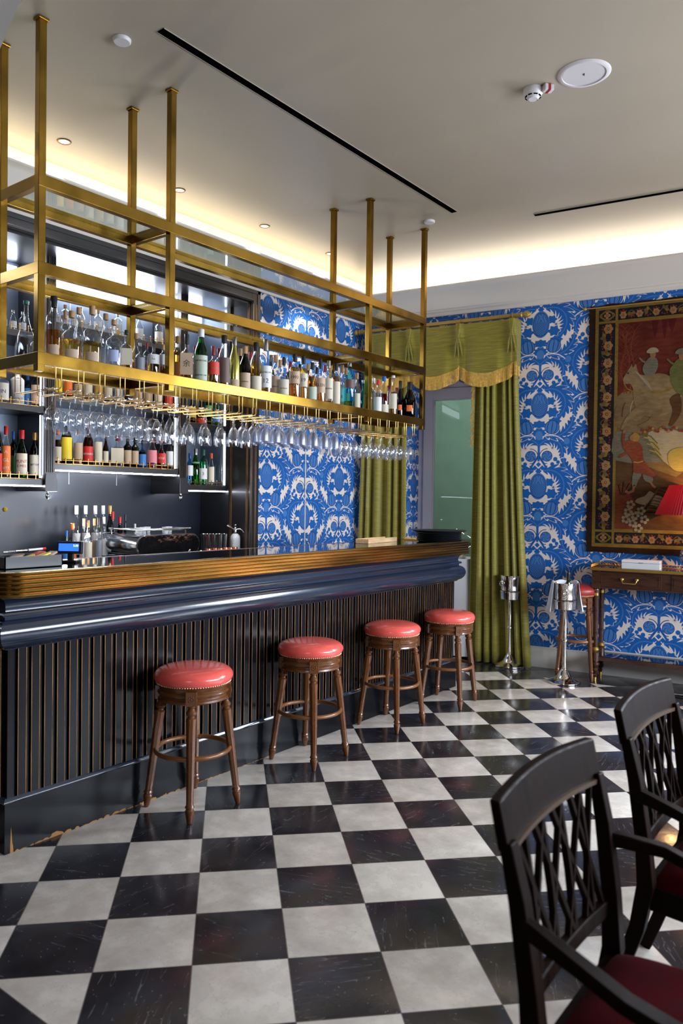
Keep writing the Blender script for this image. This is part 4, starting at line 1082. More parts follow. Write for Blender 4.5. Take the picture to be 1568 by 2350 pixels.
# left section, middle shelf
SB(8, 850, 26, 'bordeaux', C_, 'water', 0.6, 'silver cap', 0.86, 'white label', 0.12, 0.62, 'IN', 'frosted white bottle on the left middle shelf by the edge', 'left', 1)
SB(40, 845, 30, 'tall', 'white label', None, 0, 'white cap', 0.86, 'grey label', 0.2, 0.21, '', 'tall frosted white bottle with black script', 'left', 1)
fb = [o for o in bpy.data.objects if o.get('label') == 'tall frosted white bottle with black script'][0]
text(fb, 'Chopin', 0.052, M['ink'], (0, -0.0445, 0.13), rot=(PI / 2, -PI / 2, 0))
SB(64, 862, 18, 'tall', 'blue glass', None, 0, 'blue cap', 0.86, 'blue label', 0.1, 0.6, '', 'slim blue bottle left of the tan label bottle', 'left', 1, X=-2.2)
SB(84, 850, 25, 'bordeaux', C_, 'water', 0.5, 'cork', 0.86, 'tan label', 0.10, 0.60, 'TITOS', 'bottle with tan paper label beside the left pilaster', 'left', 1, inkm='red_mark')
for j, px in enumerate((8, 30, 52)):
    SB(px, (705, 712, 716)[j], 18, ('tall', 'slope', 'bordeaux')[j], C_, 'water', 0.5, 'silver cap', 0.86, 'white label', 0.2, 0.5, '', ('clear bottle on the upper left shelf, at the picture edge', 'clear bottle on the upper left shelf, second from the edge', 'clear bottle on the upper left shelf, third from the edge')[j], 'left', 2)
# middle section, lower shelf
for px, top, w, kind, gl_, lq, lev, cap, lab, l0, l1, tx, ds, kk in (
    (133, 985, 18, 'slope', C_, 'brown', 0.7, 'orange cap', 'cream label', 0.1, 0.5, '', 'dark bottle with orange cap beside the left pilaster', {}),
    (153, 962, 27, 'slope', 'dark green glass', 'brown', 0.7, 'silver cap', 'yellow label', 0.12, 0.60, '', 'dark bottle with large bright yellow label', {}),
    (180, 985, 22, 'squat', C_, 'dark amber', 0.55, 'cork', 'tan label', 0.16, 0.62, '', 'corked brown bottle with square kraft label', {}),
    (203, 973, 24, 'slope', 'brown', None, 0, 'red cap', 'red label', 0.10, 0.46, 'AMARO', 'dark bottle with red neck and round red AMARO label', dict(inkm='white')),
    (226, 980, 20, 'bordeaux', C_, 'dark amber', 0.45, 'silver cap', 'cream label', 0.12, 0.62, '', 'bottle with tall narrow cream label and red crest', {}),
    (243, 1000, 14, 'slope', 'brown', None, 0, 'black cap', 'cream label', 0.15, 0.5, '', 'dark bottle glimpsed right of the tall cream label', {}),
    (270, 1000, 34, 'squat', C_, 'brown', 0.62, 'wine cap', 'cream label', 0.14, 0.60, '', 'wide dark decanter with ornate cream label', dict(square=True)),
    (293, 1002, 20, 'bordeaux', 'dark green glass', 'brown', 0.7, 'black cap', 'tan label', 0.14, 0.56, '', 'dark bottle with six sided tan label, left of a pair', {}),
    (310, 1004, 19, 'bordeaux', 'dark green glass', 'brown', 0.7, 'black cap', 'tan label', 0.14, 0.56, '', 'dark bottle with six sided tan label, right of a pair', {}),
    (327, 1010, 19, 'squat', 'blue glass', 'brown', 0.6, 'black cap', 'blue label', 0.10, 0.50, '', 'dark blue bottle with pale blue print', {}),
    (350, 1005, 23, 'slope', C_, 'ruby', 0.6, 'wine cap', 'pink label', 0.20, 0.60, '', 'red liqueur bottle with pink label', {}),
    (371, 1004, 22, 'round', C_, 'ruby', 0.65, 'red cap', 'red label', 0.20, 0.5, 'SOLE', 'round red liqueur bottle with small white lettering', dict(inkm='white')),
    (392, 1008, 22, 'slope', C_, 'water', 0.7, 'white cap', 'white label', 0.15, 0.6, '', 'clear bottle with white label beside the right pilaster', {})):
    SB(px, top, w, kind, gl_, lq, lev, cap, 0.84, lab, l0, l1, tx, ds, 'mid', 0, **kk)
names = ['green and yellow labelled bottle', 'orange labelled dark bottle', 'dark amber bottle', 'amber bottle with cream label', 'brown bottle with yellow band', 'small amber bottle', 'bottle with white label', 'dark bottle with gold cap', 'amber round bottle', 'bottle with tan label', 'pale amber bottle', 'red and white labelled bottle']
for j, px in enumerate((134, 157, 180, 203, 226, 249, 272, 295, 318, 341, 364, 388)):
    SB(px, 838 + j * 2 + (j % 3) * 5, 20, ('slope', 'bordeaux', 'tall', 'squat')[j % 4], ('bottle_clear', 'brown', 'dark green glass')[j % 3], ('amber', None, 'dark amber')[j % 3], 0.65, ('green cap', 'orange cap', 'black cap', 'cork')[j % 4], 0.84,
       ('yellow label', 'orange label', 'tan label', 'cream label', 'gold label', 'cream label', 'white label', 'black label', 'tan label', 'tan label', 'cream label', 'red label')[j], 0.12, 0.55, '', names[j] + ' on the middle shelf behind the wine glasses', 'mid', 1)
for j, px in enumerate((150, 185, 225, 270, 320, 365)):
    SB(px, 700 + j * 6, 20, ('tall', 'slope', 'bordeaux')[j % 3], C_, ('water', 'gold liquid')[j % 2], 0.5, ('cork', 'silver cap')[j % 2], 0.86, ('white label', 'cream label')[j % 2], 0.15, 0.5, '', 'pale bottle on the top shelf of the back bar, %s from the left' % ORD[j + 1], 'mid', 2)
# right section
for px, top, w, kind, gl_, lq, lev, cap, lab, l0, l1, tx, ds, kk in (
    (436, 1040, 17, 'bordeaux', 'blue glass', 'water', 0.5, 'blue cap', 'white label', 0.30, 0.62, '', 'bright blue gin bottle beside the right pilaster', {}),
    (449, 1030, 21, 'slope', 'green glass', 'green glass', 0.66, 'silver cap', 'green label', 0.60, 0.64, '', 'emerald green gin bottle on the right lower shelf', {}),
    (467, 1032, 20, 'tall', 'mint glass', 'mint glass', 0.66, 'green cap', 'white label', 0.18, 0.48, '3', 'mint green bottle with white label numbered 3', dict(tsize=0.9)),
    (485, 1040, 16, 'slope', C_, 'water', 0.6, 'orange cap', 'cream label', 0.12, 0.58, '', 'clear bottle with orange cap and orange banded label', {}),
    (506, 1044, 25, 'bordeaux', C_, 'water', 0.6, 'black cap', None, 0, 0, '', 'clear round shouldered vodka bottle at the shelf end', {})):
    SB(px, top, w, kind, gl_, lq, lev, cap, 0.84, lab, l0, l1, tx, ds, 'right', 0, **kk)
for px, top, w, kind, gl_, lq, lev, cap, lab, l0, l1, tx, ds, kk in (
    (441, 905, 22, 'round', 'black glass', None, 0, 'red cap', 'gold label', 0.22, 0.56, '', 'black bottle with round gold seal on the right upper shelf', {}),
    (462, 908, 20, 'squat', 'dark green glass', None, 0, 'black cap', 'red label', 0.06, 0.24, '', 'dark bottle with red band on the right upper shelf', {}),
    (479, 900, 17, 'tall', 'green glass', 'green glass', 0.6, 'green cap', 'green label', 0.3, 0.6, '', 'tall green bottle on the right upper shelf', {}),
    (496, 905, 20, 'bordeaux', 'mint glass', 'water', 0.6, 'silver cap', 'blue label', 0.15, 0.4, '', 'pale green bottle with blue label on the right upper shelf', {}),
    (513, 903, 15, 'tall', 'white label', None, 0, 'white cap', None, 0, 0, '', 'white bottle at the end of the right upper shelf', {})):
    SB(px, top, w, kind, gl_, lq, lev, cap, 0.84, lab, l0, l1, tx, ds, 'right', 1, **kk)

# bottles on the service counter
CG = 'bottles beside the coffee machine'
for px, top, w, kind, gl_, lq, lev, cap, lab, ds, X_ in (
    (176, 1160, 15, 'slope', C_, 'water', 0.6, 'white cap', 'white label', 'tall clear bottle with white capsule, leftmost of four alike', -2.18),
    (197, 1160, 15, 'slope', C_, 'water', 0.6, 'white cap', 'white label', 'tall clear bottle with white capsule, second of four alike', -2.18),
    (219, 1160, 15, 'slope', C_, 'water', 0.6, 'white cap', 'white label', 'tall clear bottle with white capsule, third of four alike', -2.18),
    (237, 1160, 15, 'slope', C_, 'water', 0.6, 'white cap', 'white label', 'tall clear bottle with white capsule, rightmost of four alike', -2.18),
    (253, 1160, 15, 'slope', 'dark green glass', None, 0, 'gold cap', 'cream label', 'tall dark bottle with peach cap right of the white capsules', -2.18),
    (153, 1218, 16, 'squat', C_, 'water', 0.5, 'blue cap', 'blue label', 'short bottle with blue and red cap by the till display', -1.98),
    (166, 1201, 17, 'slope', C_, 'gold liquid', 0.5, 'orange cap', 'orange label', 'bottle with orange cap left of the bottle cluster', -2.02),
    (193, 1190, 17, 'squat', C_, 'water', 0.5, 'cork', 'white label', 'clear corked bottle in the second row by the machine', -1.98),
    (203, 1194, 15, 'squat', C_, 'water', 0.5, 'cork', 'cream label', 'clear bottle with pale stopper and cream label', -1.86),
    (217, 1190, 16, 'squat', C_, 'amber', 0.5, 'cork', 'tan label', 'amber bottle with pale cork beside the machine', -1.98),
    (227, 1188, 13, 'tall', C_, 'water', 0.5, 'black cap', 'grey label', 'small dark capped bottle beside the machine', -1.92),
    (239, 1186, 16, 'squat', C_, 'water', 0.5, 'white cap', 'white label', 'clear bottle with white stopper just left of the machine', -2.05),
    (259, 1174, 13, 'slope', C_, 'water', 0.5, 'red cap', 'red label', 'bottle with bright red cap and clear neck', -2.16),
    (275, 1186, 14, 'slope', 'dark green glass', None, 0, 'red cap', 'red label', 'dark bottle with red cap behind the machine', -2.2),
    (288, 1180, 14, 'carafe', 'dark green glass', 'brown', 0.5, 'black cap', 'gold label', 'dark bottle with black and gold neck behind the machine', -2.2),
    (310, 1202, 12, 'squat', C_, 'water', 0.5, 'white cap', None, 'small clear bottle with white cap behind the machine', -2.25)):
    loc, hh, R = on_plane(px, top, w * 1.25, X_, ZC)
    bottle(loc, hh, R, kind, gl_, lq, 0.5 if lq else 0, cap, 0.84, lab, 0.12, 0.5, '', ds, CG)

# ================================================================== THINGS ON THE SERVICE COUNTER
em = thing('espresso_machine', 'polished steel espresso machine with a rounded oval end behind the bar', 'coffee machine', (-1.62, 2.30, ZC))
ow, oh = 0.66, 0.175
oval = rounded(ow, oh, 0.085, 8)
zc_ = 0.135
body = MB().prism(oval, lambda u, v, s_: (-0.50 * s_, u, v + zc_))
body.build('body', M['steel'], em, smooth=40)
MB().prism([(u * 0.96, v * 0.93) for u, v in oval], lambda u, v, s_: (0.006 - 0.004 * s_, u, v + zc_)).build('end_panel', pmat('mirror steel end', (0.74, 0.66, 0.58), 0.07, 1.0, bump=0.5, bscale=7), em, smooth=40)
MB().box(-0.46, -0.04, -0.30, 0.30, 0.0005, 0.055).build('base', M['steel'], em, bevel=0.006)
rl = MB()
rl.tube([(-0.40, -0.29, 0.262), (-0.06, -0.24, 0.262), (-0.04, -0.21, 0.262), (-0.04, 0.26, 0.262), (-0.08, 0.29, 0.262), (-0.42, 0.29, 0.262)], 0.009, 8)
for (x, y) in ((-0.38, -0.28), (-0.05, -0.18), (-0.05, 0.22), (-0.38, 0.29)): rl.tube([(x, y, 0.21), (x, y - 0.01, 0.262)], 0.006, 6)
rl.build('cup_rail', M['steel'], em, smooth=50)
for k in range(5):
    t = MB().lathe([(0.022, 0.0), (0.024, 0.01), (0.027, 0.05), (0.025, 0.05), (0.021, 0.005), (0.0005, 0.004)], 14).build('espresso_cup', M['cloth'], smooth=50)
    t.location = (-1.62 - 0.16 - 0.06 * (k % 3), 2.12 + 0.09 * k, ZC + 0.2235); tag(t, 'small white espresso cup on top of the coffee machine, %s from the left' % ORD[k + 1], 'cup', 'cups on the coffee machine')
mj = bpy.data.meshes
ltr = MB().lathe([(0.030, 0.0), (0.034, 0.004), (0.044, 0.165), (0.046, 0.168), (0.043, 0.166), (0.033, 0.006), (0.0005, 0.005)], 22).mesh('mixing_tin', M['steel'], 50)
for k, px in enumerate((471, 485, 500, 512)):
    P = at_x(px, 1225, -1.80 - 0.03 * k); o = bpy.data.objects.new('mixing_tin', ltr); COL.objects.link(o); o.location = (P.x, P.y, ZC)
    o.scale = (0.9, 0.9, (P.z - ZC) / 0.168)
    tag(o, ('tall steel cocktail tin nearest the coffee machine', 'tall steel cocktail tin, second from the coffee machine', 'tall steel cocktail tin, third from the coffee machine', 'tall steel cocktail tin nearest the soda siphon')[k], 'cocktail shaker', 'steel cocktail tins')
cup = MB().lathe([(0.020, 0.0), (0.030, 0.008), (0.034, 0.03), (0.032, 0.05), (0.030, 0.05), (0.031, 0.03), (0.0005, 0.008)], 18).mesh('copper_cup', M['copper'], 50)
hdl = MB().tube([(0.031, 0, 0.040), (0.050, 0, 0.036), (0.050, 0, 0.018), (0.032, 0, 0.013)], 0.003, 6).mesh('handle', M['copper'], 50)
for k, (px, X_) in enumerate(((478, -1.58), (493, -1.60), (505, -1.56), (517, -1.60), (528, -1.57), (538, -1.60))):
    P = at_x(px, 1260, X_); o = bpy.data.objects.new('copper_cup', cup); COL.objects.link(o); o.location = (P.x, P.y, ZC); o.rotation_euler = (0, 0, k * 1.1)
    o.scale = (0.95, 0.95, 1.8)
    h_ = bpy.data.objects.new('handle', hdl); COL.objects.link(h_); h_.parent = o
    tag(o, 'small copper mug in front of the steel tins, %s from the left' % ORD[k + 1], 'mug', 'copper mugs on the service counter')
P = at_x(478, 1262, -1.52)
fu_ = thing('steel_funnel', 'upturned steel funnel beside the oval end of the coffee machine', 'funnel', (-1.545, P.y - 0.06, ZC))
MB().lathe([(0.062, 0.0), (0.064, 0.006), (0.040, 0.030), (0.016, 0.055), (0.009, 0.064), (0.008, 0.085), (0.0005, 0.086)], 24).build('cone', M['steel'], fu_, smooth=50)
P = at_x(545, 1266, -1.84)
sy = thing('soda_siphon', 'mesh covered soda siphon with steel head at the end of the counter', 'siphon', (-1.84, 3.265, ZC), 0.66)
M['mesh'] = pmat('siphon mesh', (0.62, 0.63, 0.66), 0.35, 0.7, bump=0.8, bscale=180)
MB().lathe([(0.0005, 0.0), (0.045, 0.0), (0.047, 0.008), (0.047, 0.15), (0.043, 0.172), (0.030, 0.188), (0.018, 0.194), (0.0005, 0.195)], 24).build('body', M['mesh'], sy, smooth=50)
MB().lathe([(0.017, 0.190), (0.019, 0.20), (0.012, 0.206), (0.013, 0.235), (0.008, 0.245), (0.008, 0.262), (0.012, 0.268), (0.010, 0.278), (0.0005, 0.280)], 16).build('head', M['steel'], sy, smooth=50)
MB().tube([(0.006, 0, 0.232), (0.04, 0, 0.238), (0.066, 0, 0.226), (0.078, 0, 0.205)], [0.006, 0.006, 0.005, 0.004], 8).build('spout', M['steel'], sy, smooth=50)
MB().tube([(-0.006, 0, 0.225), (-0.03, 0, 0.238), (-0.075, 0, 0.268)], [0.007, 0.012, 0.013], 10).build('cartridge_holder', M['steel'], sy, smooth=50)
P = at_x(235, 1282, -1.56)
t = MB().box(-0.14, 0.14, -0.10, 0.10, 0, 0.006).build('paper_sheet', M['paper']); t.location = (-1.62, P.y, ZC + 0.0005); t.rotation_euler = (0, 0, 0.3)
tag(t, 'pale sheet lying before the coffee machine', 'paper')

# ================================================================== THINGS ON THE BAR
ZB = 1.2665
P = at_x(157, 1257, -0.36)
td = thing('till_display', 'small till screen glowing blue at the near end of the bar', 'screen', (-0.36, P.y + 0.01, ZB), 0.62)
MB().box(-0.045, 0.045, -0.03, 0.04, 0.0, 0.012).box(-0.015, 0.015, 0.0, 0.02, 0.012, 0.05).build('stand', M['black_plastic'], td, bevel=0.003)
MB().obox((0, 0, 0.078), (0.135, 0.026, 0.066), Matrix.Rotation(-0.12, 3, 'X')).build('housing', M['black_plastic'], td, bevel=0.004)
MB().obox((-0.002, -0.0138, 0.081), (0.108, 0.002, 0.040), Matrix.Rotation(-0.12, 3, 'X')).build('screen', M['lcd'], td)
text(td, '5.00', 0.016, M['lcd_text'], (0.038, -0.0172, 0.090))
a_, b_ = at_x(-8, 1290, -0.22), at_x(146, 1290, -0.22)
cd = thing('condiment_caddy', 'black open box of sachets and pens at the near end of the bar', 'caddy', (-0.28, (a_.y + b_.y) / 2, ZB))
hw = (b_.y - a_.y) / 2 * 0.86
bx = MB()
for (x0, x1, y0, y1) in ((-0.09, 0.09, -hw, -hw + 0.005), (-0.09, 0.09, hw - 0.005, hw), (-0.09, -0.085, -hw, hw), (0.085, 0.09, -hw, hw)): bx.box(x0, x1, y0, y1, 0, 0.058)
bx.box(-0.09, 0.09, -hw, hw, 0, 0.004).box(-0.085, 0.085, 0.045, 0.049, 0, 0.055)
bx.build('box', M['black_plastic'], cd)
pk = [('yellow label', (0.0, 0.02)), ('tan label', (0.02, -0.06)), ('brown label', (-0.02, -0.03)), ('cream label', (0.03, 0.08)), ('yellow label', (0.05, 0.07)), ('red label', (-0.03, 0.09)), ('tan label', (0.05, 0.11))]
nms = ['yellow sugar packet lying low in the black caddy', 'tan sugar packet at the near end of the black caddy', 'brown packet in the middle of the black caddy', 'cream packet beside the caddy divider', 'yellow packet next to the cream packet', 'red packet at the back of the caddy', 'tan packet at the far end of the black caddy']
for k, (mm, (x, y)) in enumerate(pk):
    if abs(y) > hw - 0.02: y = math.copysign(hw - 0.025, y)
    t = MB().obox((0, 0, 0), (0.040, 0.062, 0.009), Matrix.Rotation(0.15 * (k - 3), 3, 'Z') @ Matrix.Rotation(0.25, 3, 'X')).build('sugar_packet', M[mm])
    t.location = (-0.28 + x, cd.location.y + y, ZB + 0.050 + 0.002 * k); tag(t, nms[k], 'packet', 'packets in the black caddy')
for k in range(3):
    t = thing('marker_pen', ('silver pen lying across the black caddy, nearest the wall', 'silver pen lying across the middle of the caddy', 'white pen with red cap lying across the caddy')[k], 'pen', (-0.34 + 0.03 * k, cd.location.y - 0.02 + 0.04 * k, ZB + 0.072 + 0.006 * k), 0.2 * k, 'pens on the caddy')
    MB().tube([(0, -0.06, 0), (0, 0.05, 0)], 0.0055, 8).build('barrel', M['steel' if k < 2 else 'white cap'], t, smooth=50)
    MB().tube([(0, 0.05, 0), (0, 0.075, 0)], 0.006, 8).build('cap', M['black_plastic' if k < 2 else 'red cap'], t, smooth=50)
# globe flower in a slim vase at the picture edge
P = at_x(11, 1169, -0.42)
fv = thing('bud_vase', 'little vase holding a yellow globe flower at the left picture edge', 'vase', (-0.42, P.y - 0.12, ZB))
MB().lathe([(0.0005, 0.0), (0.020, 0.0), (0.024, 0.02), (0.018, 0.06), (0.010, 0.075), (0.011, 0.085), (0.009, 0.084)], 16).build('vessel', M['bottle_clear'], fv, smooth=50)
MB().tube([(0, 0, 0.01), (0.0, 0.02, 0.10), (0, 0.10, P.z - ZB - 0.02), (0, 0.12, P.z - ZB - 0.008)], 0.0016, 6).build('stem', solid('stem', (0.20, 0.15, 0.05)), fv)
MB().sphere((0, 0.12, P.z - ZB), 0.0125, 12, 9).build('flower_head', pmat('globe flower', (0.60, 0.36, 0.02), 0.9, bump=0.8, bscale=300), fv, smooth=60)
# stack of black trays and a pale board at the far end
tc_ = Vector((-0.10, 4.02, ZB))
oval_t = lambda r: [(r * 1.0 * math.cos(2 * PI * k / 40), r * math.sin(2 * PI * k / 40)) for k in range(40)]
zt = 0.0
for k in range(6):
    t = MB().lathe([(0.0005, 0.0), (0.150, 0.0), (0.168, 0.011), (0.170, 0.0135), (0.165, 0.0125), (0.149, 0.003), (0.0005, 0.003)], 40).build('serving_tray', M['tray_black'], smooth=40)
    t.location = (tc_.x, tc_.y, ZB + zt); t.scale = (1.17, 1.17, 1); zt += 0.0130
    tag(t, 'round black serving tray in the stack at the bar end, %s from the bottom' % ORD[k + 1], 'tray', 'round trays stacked at the far end of the bar')
t = MB().lathe([(0.0005, 0.0), (0.170, 0.0), (0.202, 0.014), (0.206, 0.019), (0.199, 0.017), (0.169, 0.004), (0.0005, 0.004)], 44).build('serving_tray', M['tray_black'], smooth=40)
t.scale = (1.17, 1.17, 1); t.location = (tc_.x, tc_.y, ZB + zt + 0.006); tag(t, 'widest round black tray on top of the stack at the bar end', 'tray', 'round trays stacked at the far end of the bar')
a_, b_ = at_z(836, 1241, 1.30), at_z(962, 1240, 1.30)
bo = thing('serving_board', 'pale wooden board with raised rim lying behind the black trays', 'board', (-0.40, 3.52, ZB), PI / 2 + 0.12)
MB().box(-0.27, 0.24, -0.055, 0.055, 0, 0.012).build('base', M['pale_wood'], bo, bevel=0.002)
rm = MB().box(-0.27, 0.24, -0.06, -0.052, 0, 0.038).box(-0.27, 0.24, 0.052, 0.06, 0, 0.038).box(-0.275, -0.267, -0.06, 0.06, 0, 0.038)
rm.build('rim', M['pale_wood'], bo, bevel=0.002)

# ================================================================== BAR STOOLS
def stool_mesh_leg():
    mb = MB()
    L_ = [(0.0005, 0.0), (0.011, 0.0), (0.013, 0.006), (0.0215, 0.050), (0.0235, 0.062), (0.019, 0.068), (0.019, 0.074), (0.024, 0.078), (0.022, 0.084), (0.0185, 0.090),
          (0.0190, 0.095), (0.0255, 0.46), (0.0265, 0.508), (0.0185, 0.516), (0.0185, 0.522), (0.0265, 0.532), (0.0270, 0.540), (0.020, 0.550), (0.016, 0.560), (0.021, 0.566), (0.021, 0.572)]
    fn = lambda a, z: (1.0 - 0.09 * (0.5 + 0.5 * math.cos(a * 8))) if 0.10 < z < 0.50 else 1.0
    prof = []
    for (r, z) in L_: prof.append((r, z))
    # extra rings so the flutes stay straight
    full = []
    for (a, b) in zip(prof[:-1], prof[1:]):
        full.append(a)
        if b[1] - a[1] > 0.2:
            full.append((a[0] + (b[0] - a[0]) * 0.02, a[1] + 0.008)); full.append((a[0] + (b[0] - a[0]) * 0.97, b[1] - 0.012))
    full.append(prof[-1])
    mb.lathe(full, 32, fn=fn, cap=True)
    return mb.mesh('leg', M['wood'], 35)
def make_stool(label, loc, group, leather='leather', rz=0.0, sz=1.0, wood_mat='wood'):
    t = thing('bar_stool', label, 'bar stool', loc, rz, group)
    lm = stool_mesh_leg()
    for k in range(4):
        a = PI / 4 + k * PI / 2
        o = bpy.data.objects.new('leg', lm); COL.objects.link(o); o.parent = t
        top = Vector((0.163 * math.cos(a), 0.163 * math.sin(a), 0.575)); foot = Vector((0.238 * math.cos(a), 0.238 * math.sin(a), 0.0))
        d = (top - foot).normalized()
        o.location = foot; o.rotation_euler = d.to_track_quat('Z', 'Y').to_euler()
        bl = MB()
        R = Matrix.Rotation(a, 3, 'Z')
        bl.obox(R @ Vector((0.172, 0, 0.608)), (0.048, 0.056, 0.072), R)
        for q in range(8):
            b = 2 * PI * q / 8; c_ = R @ Vector((0.1975, 0.013 * math.cos(b), 0.607 + 0.013 * math.sin(b)))
            bl.obox(c_, (0.004, 0.006, 0.006), R)
        bl.obox(R @ Vector((0.198, 0, 0.607)), (0.005, 0.007, 0.007), R)
        bl.build('leg_block', M['wood'], t, bevel=0.0015)
    ap = MB().lathe([(0.150, 0.572), (0.178, 0.572), (0.184, 0.578), (0.182, 0.588), (0.176, 0.592), (0.176, 0.602), (0.184, 0.607), (0.187, 0.616), (0.183, 0.624), (0.176, 0.628), (0.178, 0.640), (0.186, 0.648), (0.188, 0.658), (0.150, 0.660)], 56)
    ap.build('apron', M['wood'], t, smooth=40)
    seat = MB().lathe([(0.183, 0.656), (0.194, 0.662), (0.203, 0.676), (0.206, 0.692), (0.203, 0.706), (0.192, 0.720), (0.172, 0.731), (0.140, 0.739), (0.095, 0.744), (0.045, 0.747), (0.0008, 0.748)], 56, fn=lambda a, z: 1.0 + 0.004 * math.sin(a * 5 + z * 60))
    se = seat.build('seat', M[leather], t, smooth=70)
    nl = MB()
    for k in range(92):
        a = 2 * PI * k / 92; nl.sphere((0.1925 * math.cos(a), 0.1925 * math.sin(a), 0.6625), 0.0050, 6, 4)
    nl.build('nail_trim', M['worn_nail'], se, smooth=60)
    rg = [(0.192 * math.cos(2 * PI * k / 48), 0.192 * math.sin(2 * PI * k / 48), 0.305) for k in range(48)]
    MB().tube(rg, 0.0125, 10, closed=True).build('foot_ring', M['wood_ring'], t, smooth=60)
    t.scale = (1, 1, sz)
    return t
M['worn_nail'] = pmat('antique nail', (0.75, 0.55, 0.30), 0.3, 1.0)
s0 = make_stool('red leather bar stool nearest the camera', (0.235, 0.928, 0), 'bar stools along the bar')
for (x, y, lab, rz) in ((0.231, 1.890, 'red leather bar stool, second from the camera along the bar', 0.03), (0.220, 2.827, 'red leather bar stool, third from the camera along the bar', -0.02), (0.238, 3.624, 'red leather bar stool at the far end of the bar', 0.14)):
    dup(s0, (x, y, 0), rz, lab)
dup(s0, (0.70, 5.19, 0), AW + 0.12, 'dark red stool against the wall behind the champagne stand', 'stools by the window wall')
ws5 = [o for o in bpy.data.objects if o.name.startswith('bar_stool') and o.get('label', '').startswith('dark red stool')][0]
ws5.scale = (0.92, 0.92, 1.17)
for c_ in ws5.children:
    if c_.name.startswith('seat'):
        c_.data = c_.data.copy(); c_.data.materials[0] = M['leather_dk']

